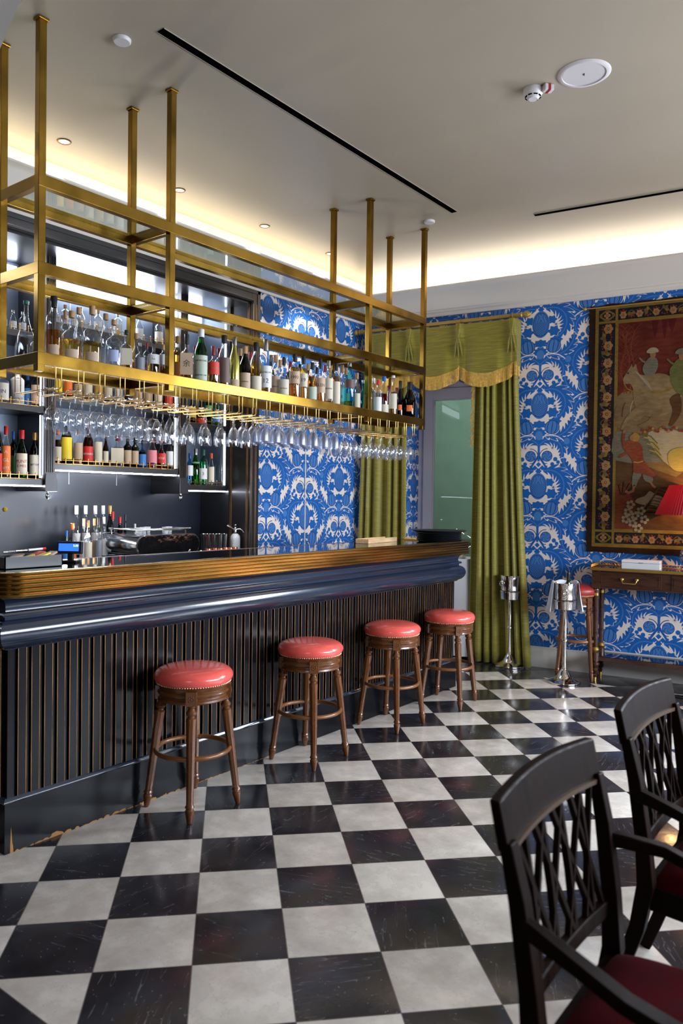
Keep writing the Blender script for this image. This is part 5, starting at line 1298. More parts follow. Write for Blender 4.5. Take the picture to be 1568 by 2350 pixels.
# ================================================================== ARMCHAIRS (foreground)
def make_chair(label, loc, rz):
    t = thing('armchair', label, 'armchair', loc, rz, 'dark wood armchairs in the right foreground')
    dm = M['dark_wood']
    bow = lambda y: -0.024 * (1 - (y / 0.29) ** 2)        # backward bow of the rails
    rake = lambda z: 0.075 - 0.135 * max(0, (z - 0.45)) / 0.55
    zt_ = 0.985
    for s_ in (-1, 1):                        # stile running down into the sabre rear leg
        pts = [(-0.090, s_ * 0.235, 0.0), (-0.035, s_ * 0.238, 0.15), (0.02, s_ * 0.242, 0.32), (0.045, s_ * 0.248, 0.46), (0.035, s_ * 0.256, 0.60), (0.010, s_ * 0.262, 0.78), (-0.016, s_ * 0.268, 0.90)]
        MB().rtube([(x, y, z) for x, y, z in pts], [0.034, 0.036, 0.040, 0.044, 0.042, 0.040, 0.036], [0.040, 0.042, 0.045, 0.050, 0.042, 0.038, 0.030], (1, 0, 0)).build('rear_leg', dm, t, bevel=0.004)
    cr_ = MB()
    N = 20
    def crest(u, z, side):
        y = (u - 0.5) * 0.572
        x = -0.016 - 0.028 * (z - 0.87) / 0.13 + bow(y) + (0.013 if side else -0.013)
        return (x, y, z)
    vs = []; fs = []
    for i in range(N + 1):
        u = i / N
        top_ = zt_ + 0.010 * math.sin(PI * u); bot = 0.880 + 0.008 * math.sin(PI * u)
        vs += [crest(u, bot, 0), crest(u, bot, 1), crest(u, top_, 1), crest(u, top_, 0)]
    for i in range(N):
        for k in range(4): fs.append((i * 4 + k, i * 4 + (k + 1) % 4, (i + 1) * 4 + (k + 1) % 4, (i + 1) * 4 + k))
    fs.append((0, 3, 2, 1)); fs.append((N * 4, N * 4 + 1, N * 4 + 2, N * 4 + 3))
    cr_.add(vs, fs); co = cr_.build('crest_rail', dm, t, smooth=40, bevel=0.005)
    bd = MB().rtube([(-0.010 + bow(y) + 0.006, y, 0.880 + 0.010 * math.cos(y * 5)) for y in [(-0.25 + 0.50 * i / 14) for i in range(15)]], 0.010, 0.012)
    bd.build('bead', pmat('rubbed mahogany', (0.06, 0.03, 0.012), 0.5), co)
    lowz = 0.565
    MB().rtube([(0.030 + bow(y) * 0.7, y, lowz) for y in [(-0.245 + 0.49 * i / 12) for i in range(13)]], 0.024, 0.044).build('lower_rail', dm, t, smooth=40, bevel=0.004)
    tp = lambda y: Vector((-0.012 + bow(y), y, 0.885)); bt = lambda y: Vector((0.030 + bow(y) * 0.7, y, lowz))
    ys = (-0.165, -0.055, 0.055, 0.165)
    for y in ys:
        MB().rtube([bt(y), bt(y) * 0.5 + tp(y) * 0.5 + Vector((0.004, 0, 0)), tp(y)], 0.013, 0.016, (1, 0, 0)).build('spindle', dm, t)
    for (a, b) in ((-0.225, -0.055), (-0.11, 0.055), (0.0, 0.165), (0.11, 0.225), (-0.055, -0.225), (0.055, -0.11), (0.165, 0.0), (0.225, 0.11)):
        MB().rtube([bt(a) + Vector((0.002, 0, 0)), tp(b) + Vector((0.002, 0, 0))], 0.012, 0.014, (1, 0, 0)).build('lattice_bar', dm, t)
    zs = 0.44
    MB().prism([(0.03, -0.235), (0.47, -0.285), (0.50, -0.20), (0.515, 0), (0.50, 0.20), (0.47, 0.285), (0.03, 0.235)], lambda u, v, s_: (u, v, zs - 0.065 + 0.075 * s_)).build('seat_frame', dm, t, bevel=0.006)
    def cush(u, v):
        a = u * 2 - 1; b = v * 2 - 1
        x = 0.275 + 0.225 * a * (1 if abs(b) < 0.01 else 1) ; w = 0.225 + 0.04 * (a + 1) / 2
        k = max(0.0, 1 - abs(a) ** 4) * max(0.0, 1 - abs(b) ** 4)
        return (x + 0.012 * (1 - b * b) * (a > 0) * a, b * w, zs + 0.008 + 0.062 * k ** 0.45)
    MB().grid(cush, 24, 24).build('seat_cushion', M['velvet'], t, smooth=80)
    for s_ in (-1, 1):
        arm = [(0.005, s_ * 0.262, 0.735), (0.06, s_ * 0.282, 0.732), (0.15, s_ * 0.312, 0.722), (0.25, s_ * 0.322, 0.690), (0.34, s_ * 0.318, 0.668), (0.41, s_ * 0.308, 0.662), (0.455, s_ * 0.300, 0.650)]
        MB().rtube(arm, [0.026, 0.030, 0.036, 0.040, 0.042, 0.044, 0.036], [0.040, 0.036, 0.030, 0.028, 0.028, 0.028, 0.022]).build('armrest', dm, t, smooth=50, bevel=0.004)
        sup_ = [(0.40, s_ * 0.306, 0.655), (0.385, s_ * 0.304, 0.60), (0.40, s_ * 0.298, 0.52), (0.44, s_ * 0.287, 0.44)]
        MB().rtube(sup_, 0.034, 0.034, (1, 0, 0)).build('arm_support', dm, t, smooth=50, bevel=0.004)
        MB().rtube([(0.445, s_ * 0.262, 0.40), (0.450, s_ * 0.262, 0.30), (0.458, s_ * 0.264, 0.12), (0.475, s_ * 0.268, 0.0)], [0.044, 0.040, 0.032, 0.026], [0.044, 0.040, 0.032, 0.026], (1, 0, 0)).build('front_leg', dm, t, bevel=0.004)
    return t
c0 = make_chair('dark lattice back armchair with crimson seat, nearest the camera', (2.615, -0.025, 0), 0.0)
dup(c0, (2.585, 0.872, 0), 0.0, 'second dark lattice back armchair, behind the nearest one')
dup(c0, (3.02, 1.80, 0), 0.25, 'third dark armchair, its red seat just showing at the right edge')

# ================================================================== CURTAINS AND VALANCE
def curtain(name, label, s0t, s1t, s0b, s1b, zt, zb, npl, amp, off, seed=1, trim=None):
    rnd = random.Random(seed)
    ph = [rnd.uniform(-0.35, 0.35) for _ in range(60)]
    t = thing(name, label, 'curtain', tuple(wall_pt(0, 0, 0)), AW)
    nu, nv = npl * 14, 26
    def fn(u, v):
        z = zt + (zb - zt) * v
        e = v ** 1.3
        s0 = s0t + (s0b - s0t) * e; s1 = s1t + (s1b - s1t) * e
        cyc = u * npl
        k = int(min(cyc, npl - 1e-6)); 
        w = cyc + 0.22 * math.sin(cyc * 2.1 + seed) + ph[k] * 0.15 * math.sin(PI * (cyc - k))
        s = s0 + (s1 - s0) * u + 0.010 * math.sin(w * 4 * PI) * (0.4 + v)
        n = off + amp * (0.80 + 0.35 * v) * (math.cos(w * 2 * PI) * 0.8 + 0.2 * math.cos(w * 4 * PI + 1)) + 0.008 * math.sin(3 * v + k)
        return (s, -max(0.012, n), z)
    o = MB().grid(fn, nu, nv).build('drape', M['green_cloth'], t, smooth=80)
    md = o.modifiers.new('thick', 'SOLIDIFY'); md.thickness = 0.004
    if trim is not None:
        mb = MB(); r2 = random.Random(4)
        for k in range(110):
            v = k / 110 * trim
            x, y, z = fn(0.0, 0.015 + v)
            dx = -0.014 - r2.uniform(0, 0.028)
            mb.tube([(x, y - 0.004, z), (x + dx * 0.6, y - 0.012, z - 0.012), (x + dx, y - 0.010, z - 0.05)], 0.0035, 5)
        mb.build('tassel_fringe', M['rope'], t, smooth=60)
    return t
def ws(px, py, off): return wall_s(at_wall(px, py, off))
OF = 0.10
curtain('curtain', 'green floor length curtain right of the window with gold tassel edge', ws(1092, 880, OF), ws(1184, 880, OF), ws(1072, 1520, OF), ws(1218, 1520, OF), 3.40, 0.012, 6, 0.055, OF, 2, trim=0.34)
curtain('curtain', 'green curtain left of the window behind the bar', ws(838, 1000, OF), ws(934, 1000, OF), ws(822, 1300, OF), ws(936, 1300, OF), 3.40, 0.012, 5, 0.055, OF, 5)
# pole
sA, sB_ = ws(828, 757, 0.15), ws(1196, 727, 0.15)
zp = (at_wall(840, 757, 0.15).z + at_wall(1190, 728, 0.15).z) / 2 + 0.0
pole = thing('curtain_pole', 'long gilt curtain pole with round finials above the window', 'curtain pole', tuple(wall_pt(0, 0, 0)), AW)
MB().tube([(sA, -0.15, zp), (sB_, -0.15, zp)], 0.020, 14).build('rod', M['gilt_wood'] if 'gilt_wood' in M else solid('gilt wood', (0.40, 0.25, 0.06), 0.4, 0.5), pole, smooth=50)
for s_, d in ((sB_, 1), (sA, -1)):
    fm_ = MB(); pr_ = [(0.0005, 0.0), (0.026, 0.0), (0.030, 0.008), (0.022, 0.016), (0.020, 0.030), (0.030, 0.040), (0.034, 0.058), (0.026, 0.078), (0.014, 0.092), (0.010, 0.102), (0.0005, 0.106)]
    vs0 = len(fm_.v); fm_.lathe(pr_, 18)
    fm_.v = [(d * z, y, x) for (x, y, z) in fm_.v]
    fm_.build('finial', M['gilt wood'] if 'gilt wood' in M else M['gilt'], pole, smooth=50, loc=(s_, -0.15, zp))
for s_ in (sB_ - 0.05, sA + 0.05):
    MB().tube([(s_, -0.15, zp - 0.022), (s_, -0.10, zp - 0.028), (s_, -0.001, zp - 0.02)], 0.010, 8).build('bracket', M['gilt wood'], pole, smooth=50)
    rg = [(s_ + 0.03 * (1 if s_ < -0.5 else -1), -0.15 + 0.027 * math.cos(2 * PI * k / 16), zp + 0.027 * math.sin(2 * PI * k / 16)) for k in range(16)]
    MB().tube(rg, 0.006, 7, closed=True).build('ring', M['gilt wood'], pole, smooth=50)
# valance: pinch pleats at the given columns, scalloped hem between them
va = thing('valance', 'green pinch pleated valance with gold bullion fringe over the window', 'valance', tuple(wall_pt(0, 0, 0)), AW)
VO = 0.17
pls = [ws(845, 790, VO), ws(941, 790, VO), ws(1054, 790, VO), ws(1176, 790, VO)]
ztop = zp - 0.035
def hem(s):
    for a, b in zip(pls[:-1], pls[1:]):
        if a - 1e-6 <= s <= b + 1e-6:
            q = (s - a) / (b - a)
            return 2.965 - 0.105 * (math.sin(PI * q) ** 0.75)
    return 2.965
sEnd = pls[-1] + 0.035
def vfn(u, v, extra=0.0):
    L_ = sEnd - pls[0]; ret = 0.13; tot = L_ + 2 * ret
    d = u * tot
    if d < ret: s, n = pls[0], VO * d / ret + 0.01; q = 1.0
    elif d > ret + L_: s, n = sEnd, VO * (tot - d) / ret + 0.01; q = 1.0
    else: s = pls[0] + d - ret; n = VO; q = min(abs(s - p) for p in pls)
    zb_ = hem(s)
    z = ztop + (zb_ - ztop) * v
    if ret <= d <= ret + L_:
        pin = math.exp(-(q / 0.030) ** 2)
        # pinch held at v~0.3, opening into an inverted fold below
        n += 0.028 * pin * math.exp(-((v - 0.10) / 0.28) ** 2) + 0.018 * v * math.cos(q * 38) * math.exp(-(q / 0.13) ** 2) + 0.022 * v * (1 - math.exp(-(q / 0.10) ** 2))
        n -= 0.05 * pin * max(0, v - 0.35)
        s += 0.02 * v * math.sin(q * 40) * math.exp(-(q / 0.1) ** 2)
    return (s, -n - extra, z)
o = MB().grid(lambda u, v: vfn(u, v), 170, 24).build('cloth', M['green_cloth'], va, smooth=80)
md = o.modifiers.new('thick', 'SOLIDIFY'); md.thickness = 0.004
frg = MB()
NF_ = 215
for k in range(NF_):
    u = (k + 0.5) / NF_
    a = Vector(vfn(u, 1.0, 0.006)); a2 = Vector(vfn(u, 0.93, 0.008))
    ln = 0.100
    frg.tube([a2, a, a + Vector((0.002 * math.sin(k * 1.7), 0.002 * math.cos(k), -ln))], [0.0042, 0.0042, 0.0048], 5)
frg.build('bullion_fringe', M['rope'], va, smooth=60)
for p in pls[1:]:
    pm = MB()
    for d in (-0.014, 0.0, 0.014):
        pm.tube([(p + d * 1.2, -VO - 0.026, ztop + 0.002), (p + d * 1.0, -VO - 0.044, ztop - 0.05), (p + d * 0.3, -VO - 0.038, ztop - 0.125), (p + d * 1.8, -VO - 0.034, ztop - 0.22), (p + d * 3.0, -VO - 0.012, ztop - 0.33)], [0.011, 0.015, 0.008, 0.013, 0.004], 8)
    pm.build('pinch_pleat', M['green_cloth'], va, smooth=60)
    MB().tube([(p, -0.150, zp + 0.022), (p, -0.172, zp + 0.018), (p, -0.178, zp - 0.01), (p, -0.178, ztop - 0.005)], 0.0022, 5).build('hook', M['worn_nail'], va)

# ================================================================== CLOTHED SIDE TABLE behind the bar end
tb = thing('side_table', 'small table under a white floor length cloth beyond the bar end', 'table', tuple(wall_pt(-0.99, -0.10, 0)), AW)
MB().box(-0.32, 0.32, -0.17, 0.17, 0.995, 1.02).build('top', M['dark_wood'], tb)
for x in (-0.29, 0.29):
    for y in (-0.14, 0.14): MB().box(x - 0.02, x + 0.02, y - 0.02, y + 0.02, 0, 0.995).build('leg', M['dark_wood'], tb)
def tcloth():
    mb = MB(); N = 96; per = rounded(0.67, 0.37, 0.03, 3)
    P_ = []
    tot = 0; seg = []
    for i in range(len(per)):
        a = Vector(per[i]); b = Vector(per[(i + 1) % len(per)]); seg.append((a, b, (b - a).length)); tot += seg[-1][2]
    def at(d):
        for a, b, l in seg:
            if d <= l: return a + (b - a) * (d / l)
            d -= l
        return Vector(per[0])
    zs_ = [1.0305, 1.0295, 1.020, 0.98, 0.8, 0.5, 0.2, 0.03]
    for j, z in enumerate(zs_):
        for i in range(N):
            p = at(tot * i / N); k = 0.965 if j == 0 else 1.0
            f_ = 1 + (1.05 - z) * 0.06 + (0.05 * (1.0 - z) * math.sin(i * 2 * PI / N * 13) if j > 2 else 0)
            P_.append((p.x * k * f_, p.y * k * f_, z))
    fs = [(j * N + i, j * N + (i + 1) % N, (j + 1) * N + (i + 1) % N, (j + 1) * N + i) for j in range(len(zs_) - 1) for i in range(N)]
    fs.append(tuple(range(N))[::-1])
    return mb.add(P_, fs)
tco = tcloth().build('tablecloth', M['cloth'], smooth=60); tco.location = tb.location; tco.rotation_euler = (0, 0, AW)
tag(tco, 'white cloth hanging to the floor over the side table', 'tablecloth')
P = at_wall(1058, 1277, 0.02)
sc_ = thing('saucer_cup', 'small cream cup with gold rim on the white side table', 'cup', (P.x, P.y, 1.0312))
MB().lathe([(0.0005, 0.002), (0.03, 0.0), (0.055, 0.012), (0.057, 0.014), (0.03, 0.005), (0.0005, 0.006)], 24).build('saucer', M['cream label'], sc_, smooth=50)
MB().lathe([(0.0005, 0.006), (0.018, 0.006), (0.032, 0.025), (0.036, 0.048), (0.034, 0.048), (0.030, 0.025), (0.0005, 0.010)], 22).build('cup', M['cream label'], sc_, smooth=50)

# ================================================================== TAPESTRY
TS0 = wall_s(at_wall(1352, 985, 0.03)); TZ1, TZ0 = 3.487, 1.160
TW_, TH = 2.30, TZ1 - TZ0
tap = thing('tapestry', 'large old woven wall hanging with a flowered border and hunting riders', 'tapestry', tuple(wall_pt(TS0, 0.012, TZ0)), AW)
def wool(name, c1, c2, sc_=(14, 14, 60), rough=0.9):
    m, nt, b = new_mat(name)
    tc = nt.nodes.new('ShaderNodeTexCoord'); mp = nt.nodes.new('ShaderNodeMapping'); mp.inputs['Scale'].default_value = sc_
    nt.links.new(tc.outputs['Object'], mp.inputs[0])
    n = nt.nodes.new('ShaderNodeTexNoise'); n.inputs['Scale'].default_value = 1.5; n.inputs['Detail'].default_value = 6
    nt.links.new(mp.outputs[0], n.inputs['Vector'])
    n2 = nt.nodes.new('ShaderNodeTexNoise'); n2.inputs['Scale'].default_value = 3.5; n2.inputs['Detail'].default_value = 4
    nt.links.new(tc.outputs['Object'], n2.inputs['Vector'])
    X.nt = nt
    f = X(n.outputs[0]) * 0.5 + X(n2.outputs[0]) * 0.5
    c1 = tuple(q * 0.56 for q in c1); c2 = tuple(q * 0.56 for q in c2)
    cr = nt.nodes.new('ShaderNodeValToRGB'); cr.color_ramp.elements[0].color = (*c1, 1); cr.color_ramp.elements[1].color = (*c2, 1)
    cr.color_ramp.elements[0].position = 0.38; cr.color_ramp.elements[1].position = 0.62
    f.lk(cr.inputs[0]); nt.links.new(cr.outputs[0], b.inputs['Base Color'])
    b.inputs['Roughness'].default_value = rough; b.inputs['Specular IOR Level'].default_value = 0.15
    bp = nt.nodes.new('ShaderNodeBump'); bp.inputs['Strength'].default_value = 0.5; bp.inputs['Distance'].default_value = 0.003
    nt.links.new(n.outputs[0], bp.inputs['Height']); nt.links.new(bp.outputs[0], b.inputs['Normal'])
    return m
W = {
    'brown': wool('wool brown edge', (0.018, 0.008, 0.004), (0.05, 0.02, 0.01)),
    'gold': wool('wool gold band', (0.20, 0.115, 0.018), (0.33, 0.20, 0.035)),
    'navy': wool('wool dark border', (0.008, 0.010, 0.014), (0.020, 0.022, 0.026)),
    'red': wool('wool red sky', (0.10, 0.012, 0.008), (0.19, 0.035, 0.018), (6, 6, 20)),
    'deepred': wool('wool deep red', (0.075, 0.006, 0.008), (0.13, 0.012, 0.012), (6, 6, 20)),
    'tan': wool('wool tan', (0.17, 0.105, 0.045), (0.27, 0.18, 0.085), (8, 8, 26)),
    'ochre': wool('wool ochre ground', (0.13, 0.075, 0.022), (0.23, 0.14, 0.045), (8, 8, 26)),
    'umber': wool('wool umber ground', (0.075, 0.030, 0.010), (0.14, 0.062, 0.020), (8, 8, 26)),
    'horse': wool('wool horse', (0.20, 0.125, 0.055), (0.34, 0.23, 0.11), (10, 10, 20)),
    'rust': wool('wool rust', (0.17, 0.035, 0.014), (0.28, 0.075, 0.03)),
    'skin': wool('wool skin', (0.30, 0.13, 0.055), (0.36, 0.18, 0.08)),
    'hair': wool('wool hair', (0.35, 0.17, 0.03), (0.42, 0.24, 0.05)),
    'white': wool('wool pale', (0.34, 0.27, 0.16), (0.45, 0.38, 0.24)),
    'grey': wool('wool grey green', (0.13, 0.12, 0.075), (0.22, 0.20, 0.13)),
    'green': wool('wool green', (0.10, 0.11, 0.03), (0.18, 0.17, 0.05)),
    'petal': wool('wool petal', (0.34, 0.16, 0.055), (0.46, 0.26, 0.11)),
    'berry': wool('wool berry', (0.22, 0.02, 0.02), (0.30, 0.04, 0.03)),
    'yellow': wool('wool yellow', (0.36, 0.26, 0.05), (0.5, 0.36, 0.08)),
    'dark': wool('wool dark line', (0.02, 0.012, 0.008), (0.04, 0.022, 0.012)),
}
WN = list(W); WL = [W[k] for k in WN]; WI = {k: i for i, k in enumerate(WN)}
# drawn in the units of the photographed cloth: a = px from the left edge, b = px down from the top
KU, KV = TW_ / 2260.0, TH / 2035.0
def TPt(a, b, d): return ((a) * KU, -d, TH - b * KV)
def tpoly(mb, pts, d, col, th=0.0012):
    mb.prism(pts, lambda u, v, s_: TPt(u, v, d + (th if s_ else 0)), WI[col])
def trect(mb, a0, a1, b0, b1, d, col): tpoly(mb, [(a0, b0), (a1, b0), (a1, b1), (a0, b1)], d, col)
def smoothp(pts, n=4):
    out = []; N = len(pts)
    for i in range(N):
        p0, p1, p2, p3 = pts[i - 1], pts[i], pts[(i + 1) % N], pts[(i + 2) % N]
        for k in range(n):
            t = k / n
            out.append(tuple(0.5 * ((2 * p1[j]) + (-p0[j] + p2[j]) * t + (2 * p0[j] - 5 * p1[j] + 4 * p2[j] - p3[j]) * t * t + (-p0[j] + 3 * p1[j] - 3 * p2[j] + p3[j]) * t ** 3) for j in (0, 1)))
    return out
def tline(mb, pts, w, d, col):
    L_ = []; R_ = []
    for i, p in enumerate(pts):
        a = Vector(pts[max(i - 1, 0)]); b = Vector(pts[min(i + 1, len(pts) - 1)]); t_ = (b - a).normalized()
        n_ = Vector((-t_.y, t_.x)) * w / 2; L_.append((p[0] + n_.x, p[1] + n_.y)); R_.append((p[0] - n_.x, p[1] - n_.y))
    for i in range(len(pts) - 1): tpoly(mb, [L_[i], L_[i + 1], R_[i + 1], R_[i]], d, col)
r_ = random.Random(8)
edge = []
AE, BE = 2260, 2035
for i in range(60): edge.append((AE * i / 60, 6 * math.sin(i * 0.9) + r_.uniform(-3, 3)))
for i in range(60): edge.append((AE + r_.uniform(-4, 4), BE * i / 60))
for i in range(60): edge.append((AE - AE * i / 60, BE + r_.uniform(-3, 4)))
for i in range(120): edge.append((-10 * (1 + i / 120) + r_.uniform(-8, 6), BE - BE * i / 120))
bg = MB(); bg.prism(edge, lambda u, v, s_: TPt(u, v, 0.004 * s_ + 0.0), 0)
bg.build('backing_cloth', W['brown'], tap)
bd = MB()
FR = ((40, 10), (2220, 1995))
def band(a0, a1, b0, b1, t, d, col):
    trect(bd, a0, a1, b0, b0 + t, d, col); trect(bd, a0, a1, b1 - t, b1, d, col); trect(bd, a0, a0 + t, b0 + t, b1 - t, d, col); trect(bd, a1 - t, a1, b0 + t, b1 - t, d, col)
band(40, 2220, 12, 1992, 30, 0.0045, 'gold')
trect(bd, 70, 2190, 42, 135, 0.0042, 'navy'); trect(bd, 70, 2190, 1868, 1962, 0.0042, 'navy'); trect(bd, 70, 218, 135, 1868, 0.0042, 'navy'); trect(bd, 2042, 2190, 135, 1868, 0.0042, 'navy')
band(218, 2042, 135, 1868, 28, 0.0045, 'gold')
for (a0, b0, a1, b1) in ((218, 42, 240, 140), (218, 1865, 240, 1962), (2020, 42, 2042, 140), (2020, 1865, 2042, 1962), (70, 135, 218, 155), (70, 1850, 218, 1868), (2042, 135, 2190, 155), (2042, 1850, 2190, 1868)): trect(bd, a0, a1, b0, b1, 0.0050, 'gold')
bd.build('border_band', WL, tap)
fw_ = MB()
def tflower(c, r, col='petal', n=6, a0=0.0):
    for k in range(n):
        a = a0 + 2 * PI * k / n; q = (c[0] + r * 0.58 * math.cos(a), c[1] + r * 0.58 * math.sin(a))
        tpoly(fw_, [(q[0] + r * 0.40 * math.cos(b), q[1] + r * 0.40 * math.sin(b)) for b in [2 * PI * j / 8 for j in range(8)]], 0.0052 + 0.0002 * k, col)
    tpoly(fw_, [(c[0] + r * 0.32 * math.cos(b), c[1] + r * 0.32 * math.sin(b)) for b in [2 * PI * j / 8 for j in range(8)]], 0.0070, 'rust')
    tpoly(fw_, [(c[0] + r * 0.15 * math.cos(b), c[1] + r * 0.15 * math.sin(b)) for b in [2 * PI * j / 6 for j in range(6)]], 0.0084, 'yellow')
def tleaf(c, L_, a, col='ochre', w=0.32):
    pts = [(0, 0), (0.25, w * 0.8), (0.6, w), (1, 0), (0.6, -w), (0.25, -w * 0.8)]
    tpoly(fw_, [(c[0] + L_ * (u * math.cos(a) - v * math.sin(a)), c[1] + L_ * (u * math.sin(a) + v * math.cos(a))) for u, v in pts], 0.0052, col)
def trail(start, end, mid_, horiz):
    n = int(abs(end - start) / 68)
    P_ = lambda t, o: ((start + (end - start) * t, mid_ + o) if horiz else (mid_ + o, start + (end - start) * t))
    am = 26 if horiz else 42
    pts = [P_(i / (n * 6), am * math.sin(i / 6 * PI)) for i in range(n * 6 + 1)]
    tline(fw_, pts, 6, 0.0047, 'ochre')
    for i in range(n):
        s_ = 1 if i % 2 else -1
        c = P_((i + 0.5) / n, -s_ * am * 0.30)
        if i % 2 == 0: tflower(c, 32 if horiz else 44, 'petal', 6, i)
        else:
            for q in (-0.7, 0.5, 1.6): tleaf(c, 40 if horiz else 50, q + (0 if horiz else PI / 2) + i, 'ochre' if q < 1 else 'gold')
        for q in range(3):
            b = P_((i + 0.5) / n + 0.012 * (q - 1), s_ * (am * 0.85 + 7 * (q == 1)))
            tpoly(fw_, [(b[0] + 7.5 * math.cos(w_), b[1] + 7.5 * math.sin(w_)) for w_ in [2 * PI * j / 6 for j in range(6)]], 0.0052, 'berry')
trail(165, 1845, 144, False); trail(250, 2010, 90, True); trail(250, 2010, 1915, True); trail(165, 1845, 2116, False)
for (a, b) in ((144, 90), (144, 1915), (2116, 90), (2116, 1915)):
    for q in (0, PI / 2):
        tline(fw_, [(a + 66 * math.cos(2 * PI * k / 20) * (1 if q else 0.75), b + 40 * math.sin(2 * PI * k / 20) * (0.7 if q else 1)) for k in range(21)], 6, 0.0050, 'gold')
    tline(fw_, [(a - 66, b), (a, b - 40), (a + 66, b), (a, b + 40), (a - 66, b)], 6, 0.0052, 'gold')
    tflower((a, b), 30, 'petal', 4)
fw_.build('border_flowers', WL, tap)
# ---- the hunting scene
sc1 = MB()
trect(sc1, 246, 2014, 163, 1840, 0.0042, 'ochre')
tpoly(sc1, [(246, 163), (2014, 163), (2014, 760), (1500, 730), (900, 700), (640, 770), (246, 750)], 0.0048, 'red')
for (a, b, w_, h_) in ((560, 163, 60, 140), (640, 163, 50, 160), (700, 163, 70, 110), (1050, 163, 80, 180), (1300, 163, 90, 150), (1600, 163, 70, 200)):
    tpoly(sc1, [(a - w_ / 2, b), (a + w_ / 2, b), (a + w_ * 0.3, b + h_ * 0.6), (a, b + h_), (a - w_ * 0.3, b + h_ * 0.6)], 0.0052, 'deepred')
for t0 in (290, 330, 375, 1500, 1650):
    pts = [(t0 + 18 * math.sin(k * 0.9 + t0), 740 - k * 50) for k in range(11)]
    tline(sc1, pts, 10, 0.0053, 'rust')
    for k in range(2, 11):
        x, y = pts[k]
        for d in (-1, 1): tline(sc1, [(x, y), (x + d * 22, y - 30), (x + d * 60, y - 52 - 8 * (k % 3))], 4, 0.0054, 'rust')
tpoly(sc1, smoothp([(246, 760), (420, 720), (620, 800), (900, 760), (1400, 780), (2014, 740), (2014, 1060), (1400, 1050), (900, 1020), (640, 1080), (420, 1060), (246, 1000)], 3), 0.0052, 'tan')
for k in range(9): tline(sc1, [(260 + 70 * k + 40 * math.cos(q), 940 - 14 * k + 120 * math.sin(q)) for q in [PI + 0.16 * j for j in range(9)]], 7, 0.0058, ('ochre', 'umber', 'white')[k % 3])
tpoly(sc1, smoothp([(246, 1040), (500, 1090), (700, 1010), (1000, 1080), (1500, 1060), (2014, 1100), (2014, 1300), (1300, 1330), (700, 1300), (246, 1280)], 3), 0.0056, 'grey')
tpoly(sc1, [(246, 1280), (500, 1330), (760, 1420), (900, 1330), (1300, 1400), (2014, 1340), (2014, 1840), (246, 1840)], 0.0060, 'umber')
tpoly(sc1, [(246, 1480), (330, 1500), (420, 1620), (420, 1840), (246, 1840)], 0.0064, 'rust')
tpoly(sc1, smoothp([(520, 1060), (700, 1040), (860, 1100), (940, 1250), (880, 1370), (700, 1330), (560, 1180)], 3), 0.0066, 'white')
for k in range(7): tline(sc1, [(470 + 12 * k, 1070 + 26 * k), (540 + 10 * k, 1090 + 26 * k), (600 + 8 * k, 1150 + 24 * k)], 8, 0.0080, ('green', 'yellow')[k % 2])
sc1.build('woven_landscape', WL, tap)
an = MB()
# white horse walking to the left
tpoly(an, smoothp([(296, 640), (300, 606), (330, 560), (352, 528), (366, 500), (378, 532), (402, 500), (412, 540), (440, 590), (520, 600), (600, 590), (690, 620), (760, 700), (740, 860), (640, 930), (520, 930), (430, 890), (392, 800), (380, 700), (352, 660), (322, 660)], 3), 0.0072, 'horse')
tpoly(an, smoothp([(420, 850), (500, 890), (430, 960), (350, 950), (300, 1030), (286, 1010), (330, 930)], 3), 0.0078, 'horse')
tpoly(an, smoothp([(560, 880), (640, 880), (560, 980), (470, 1020), (430, 1000), (520, 960)], 3), 0.0078, 'tan')
tpoly(an, smoothp([(690, 800), (770, 760), (790, 900), (720, 1010), (690, 1000), (720, 900)], 3), 0.0078, 'umber')
tpoly(an, [(330, 570), (340, 566), (344, 578), (334, 582)], 0.0090, 'dark')
tline(an, [(300, 645), (330, 700), (400, 730), (480, 745)], 10, 0.0090, 'gold'); tline(an, [(540, 740), (620, 750), (700, 720), (760, 680)], 16, 0.0090, 'gold')
for k in range(10): tline(an, [(400 + 12 * k, 560 + 10 * k), (430 + 12 * k, 600 + 14 * k)], 5, 0.0088, 'white')
# riders
def rider(ax, ay, s_, coat, hat):
    q = lambda pts: [(ax + u * s_, ay + v * s_) for u, v in pts]
    tpoly(an, smoothp(q([(-30, 70), (10, 40), (60, 60), (70, 120), (40, 180), (-30, 190), (-60, 130)]), 3), 0.0094, coat)
    tpoly(an, smoothp(q([(0, 10), (30, 0), (50, 20), (40, 50), (10, 52)]), 3), 0.0100, 'skin')
    tpoly(an, smoothp(q([(-30, 0), (0, -30), (50, -30), (76, 0), (50, 10), (0, 12)]), 3), 0.0106, hat)
    tline(an, q([(-20, 90), (-60, 70), (-90, 40)]), 14 * s_, 0.0104, coat)
rider(520, 415, 1.0, 'grey', 'white'); rider(760, 440, 1.05, 'green', 'grey'); rider(1180, 430, 1.1, 'rust', 'yellow')
tpoly(an, smoothp([(690, 560), (760, 520), (860, 560), (900, 700), (820, 780), (740, 740), (700, 660)], 3), 0.0098, 'green')
tpoly(an, smoothp([(900, 600), (1100, 560), (1300, 600), (1380, 720), (1300, 860), (1100, 880), (950, 820)], 3), 0.0074, 'horse')
for a in (980, 1040, 1240, 1320): tpoly(an, [(a, 840), (a + 40, 840), (a + 20, 1050), (a, 1050)], 0.0078, 'horse')
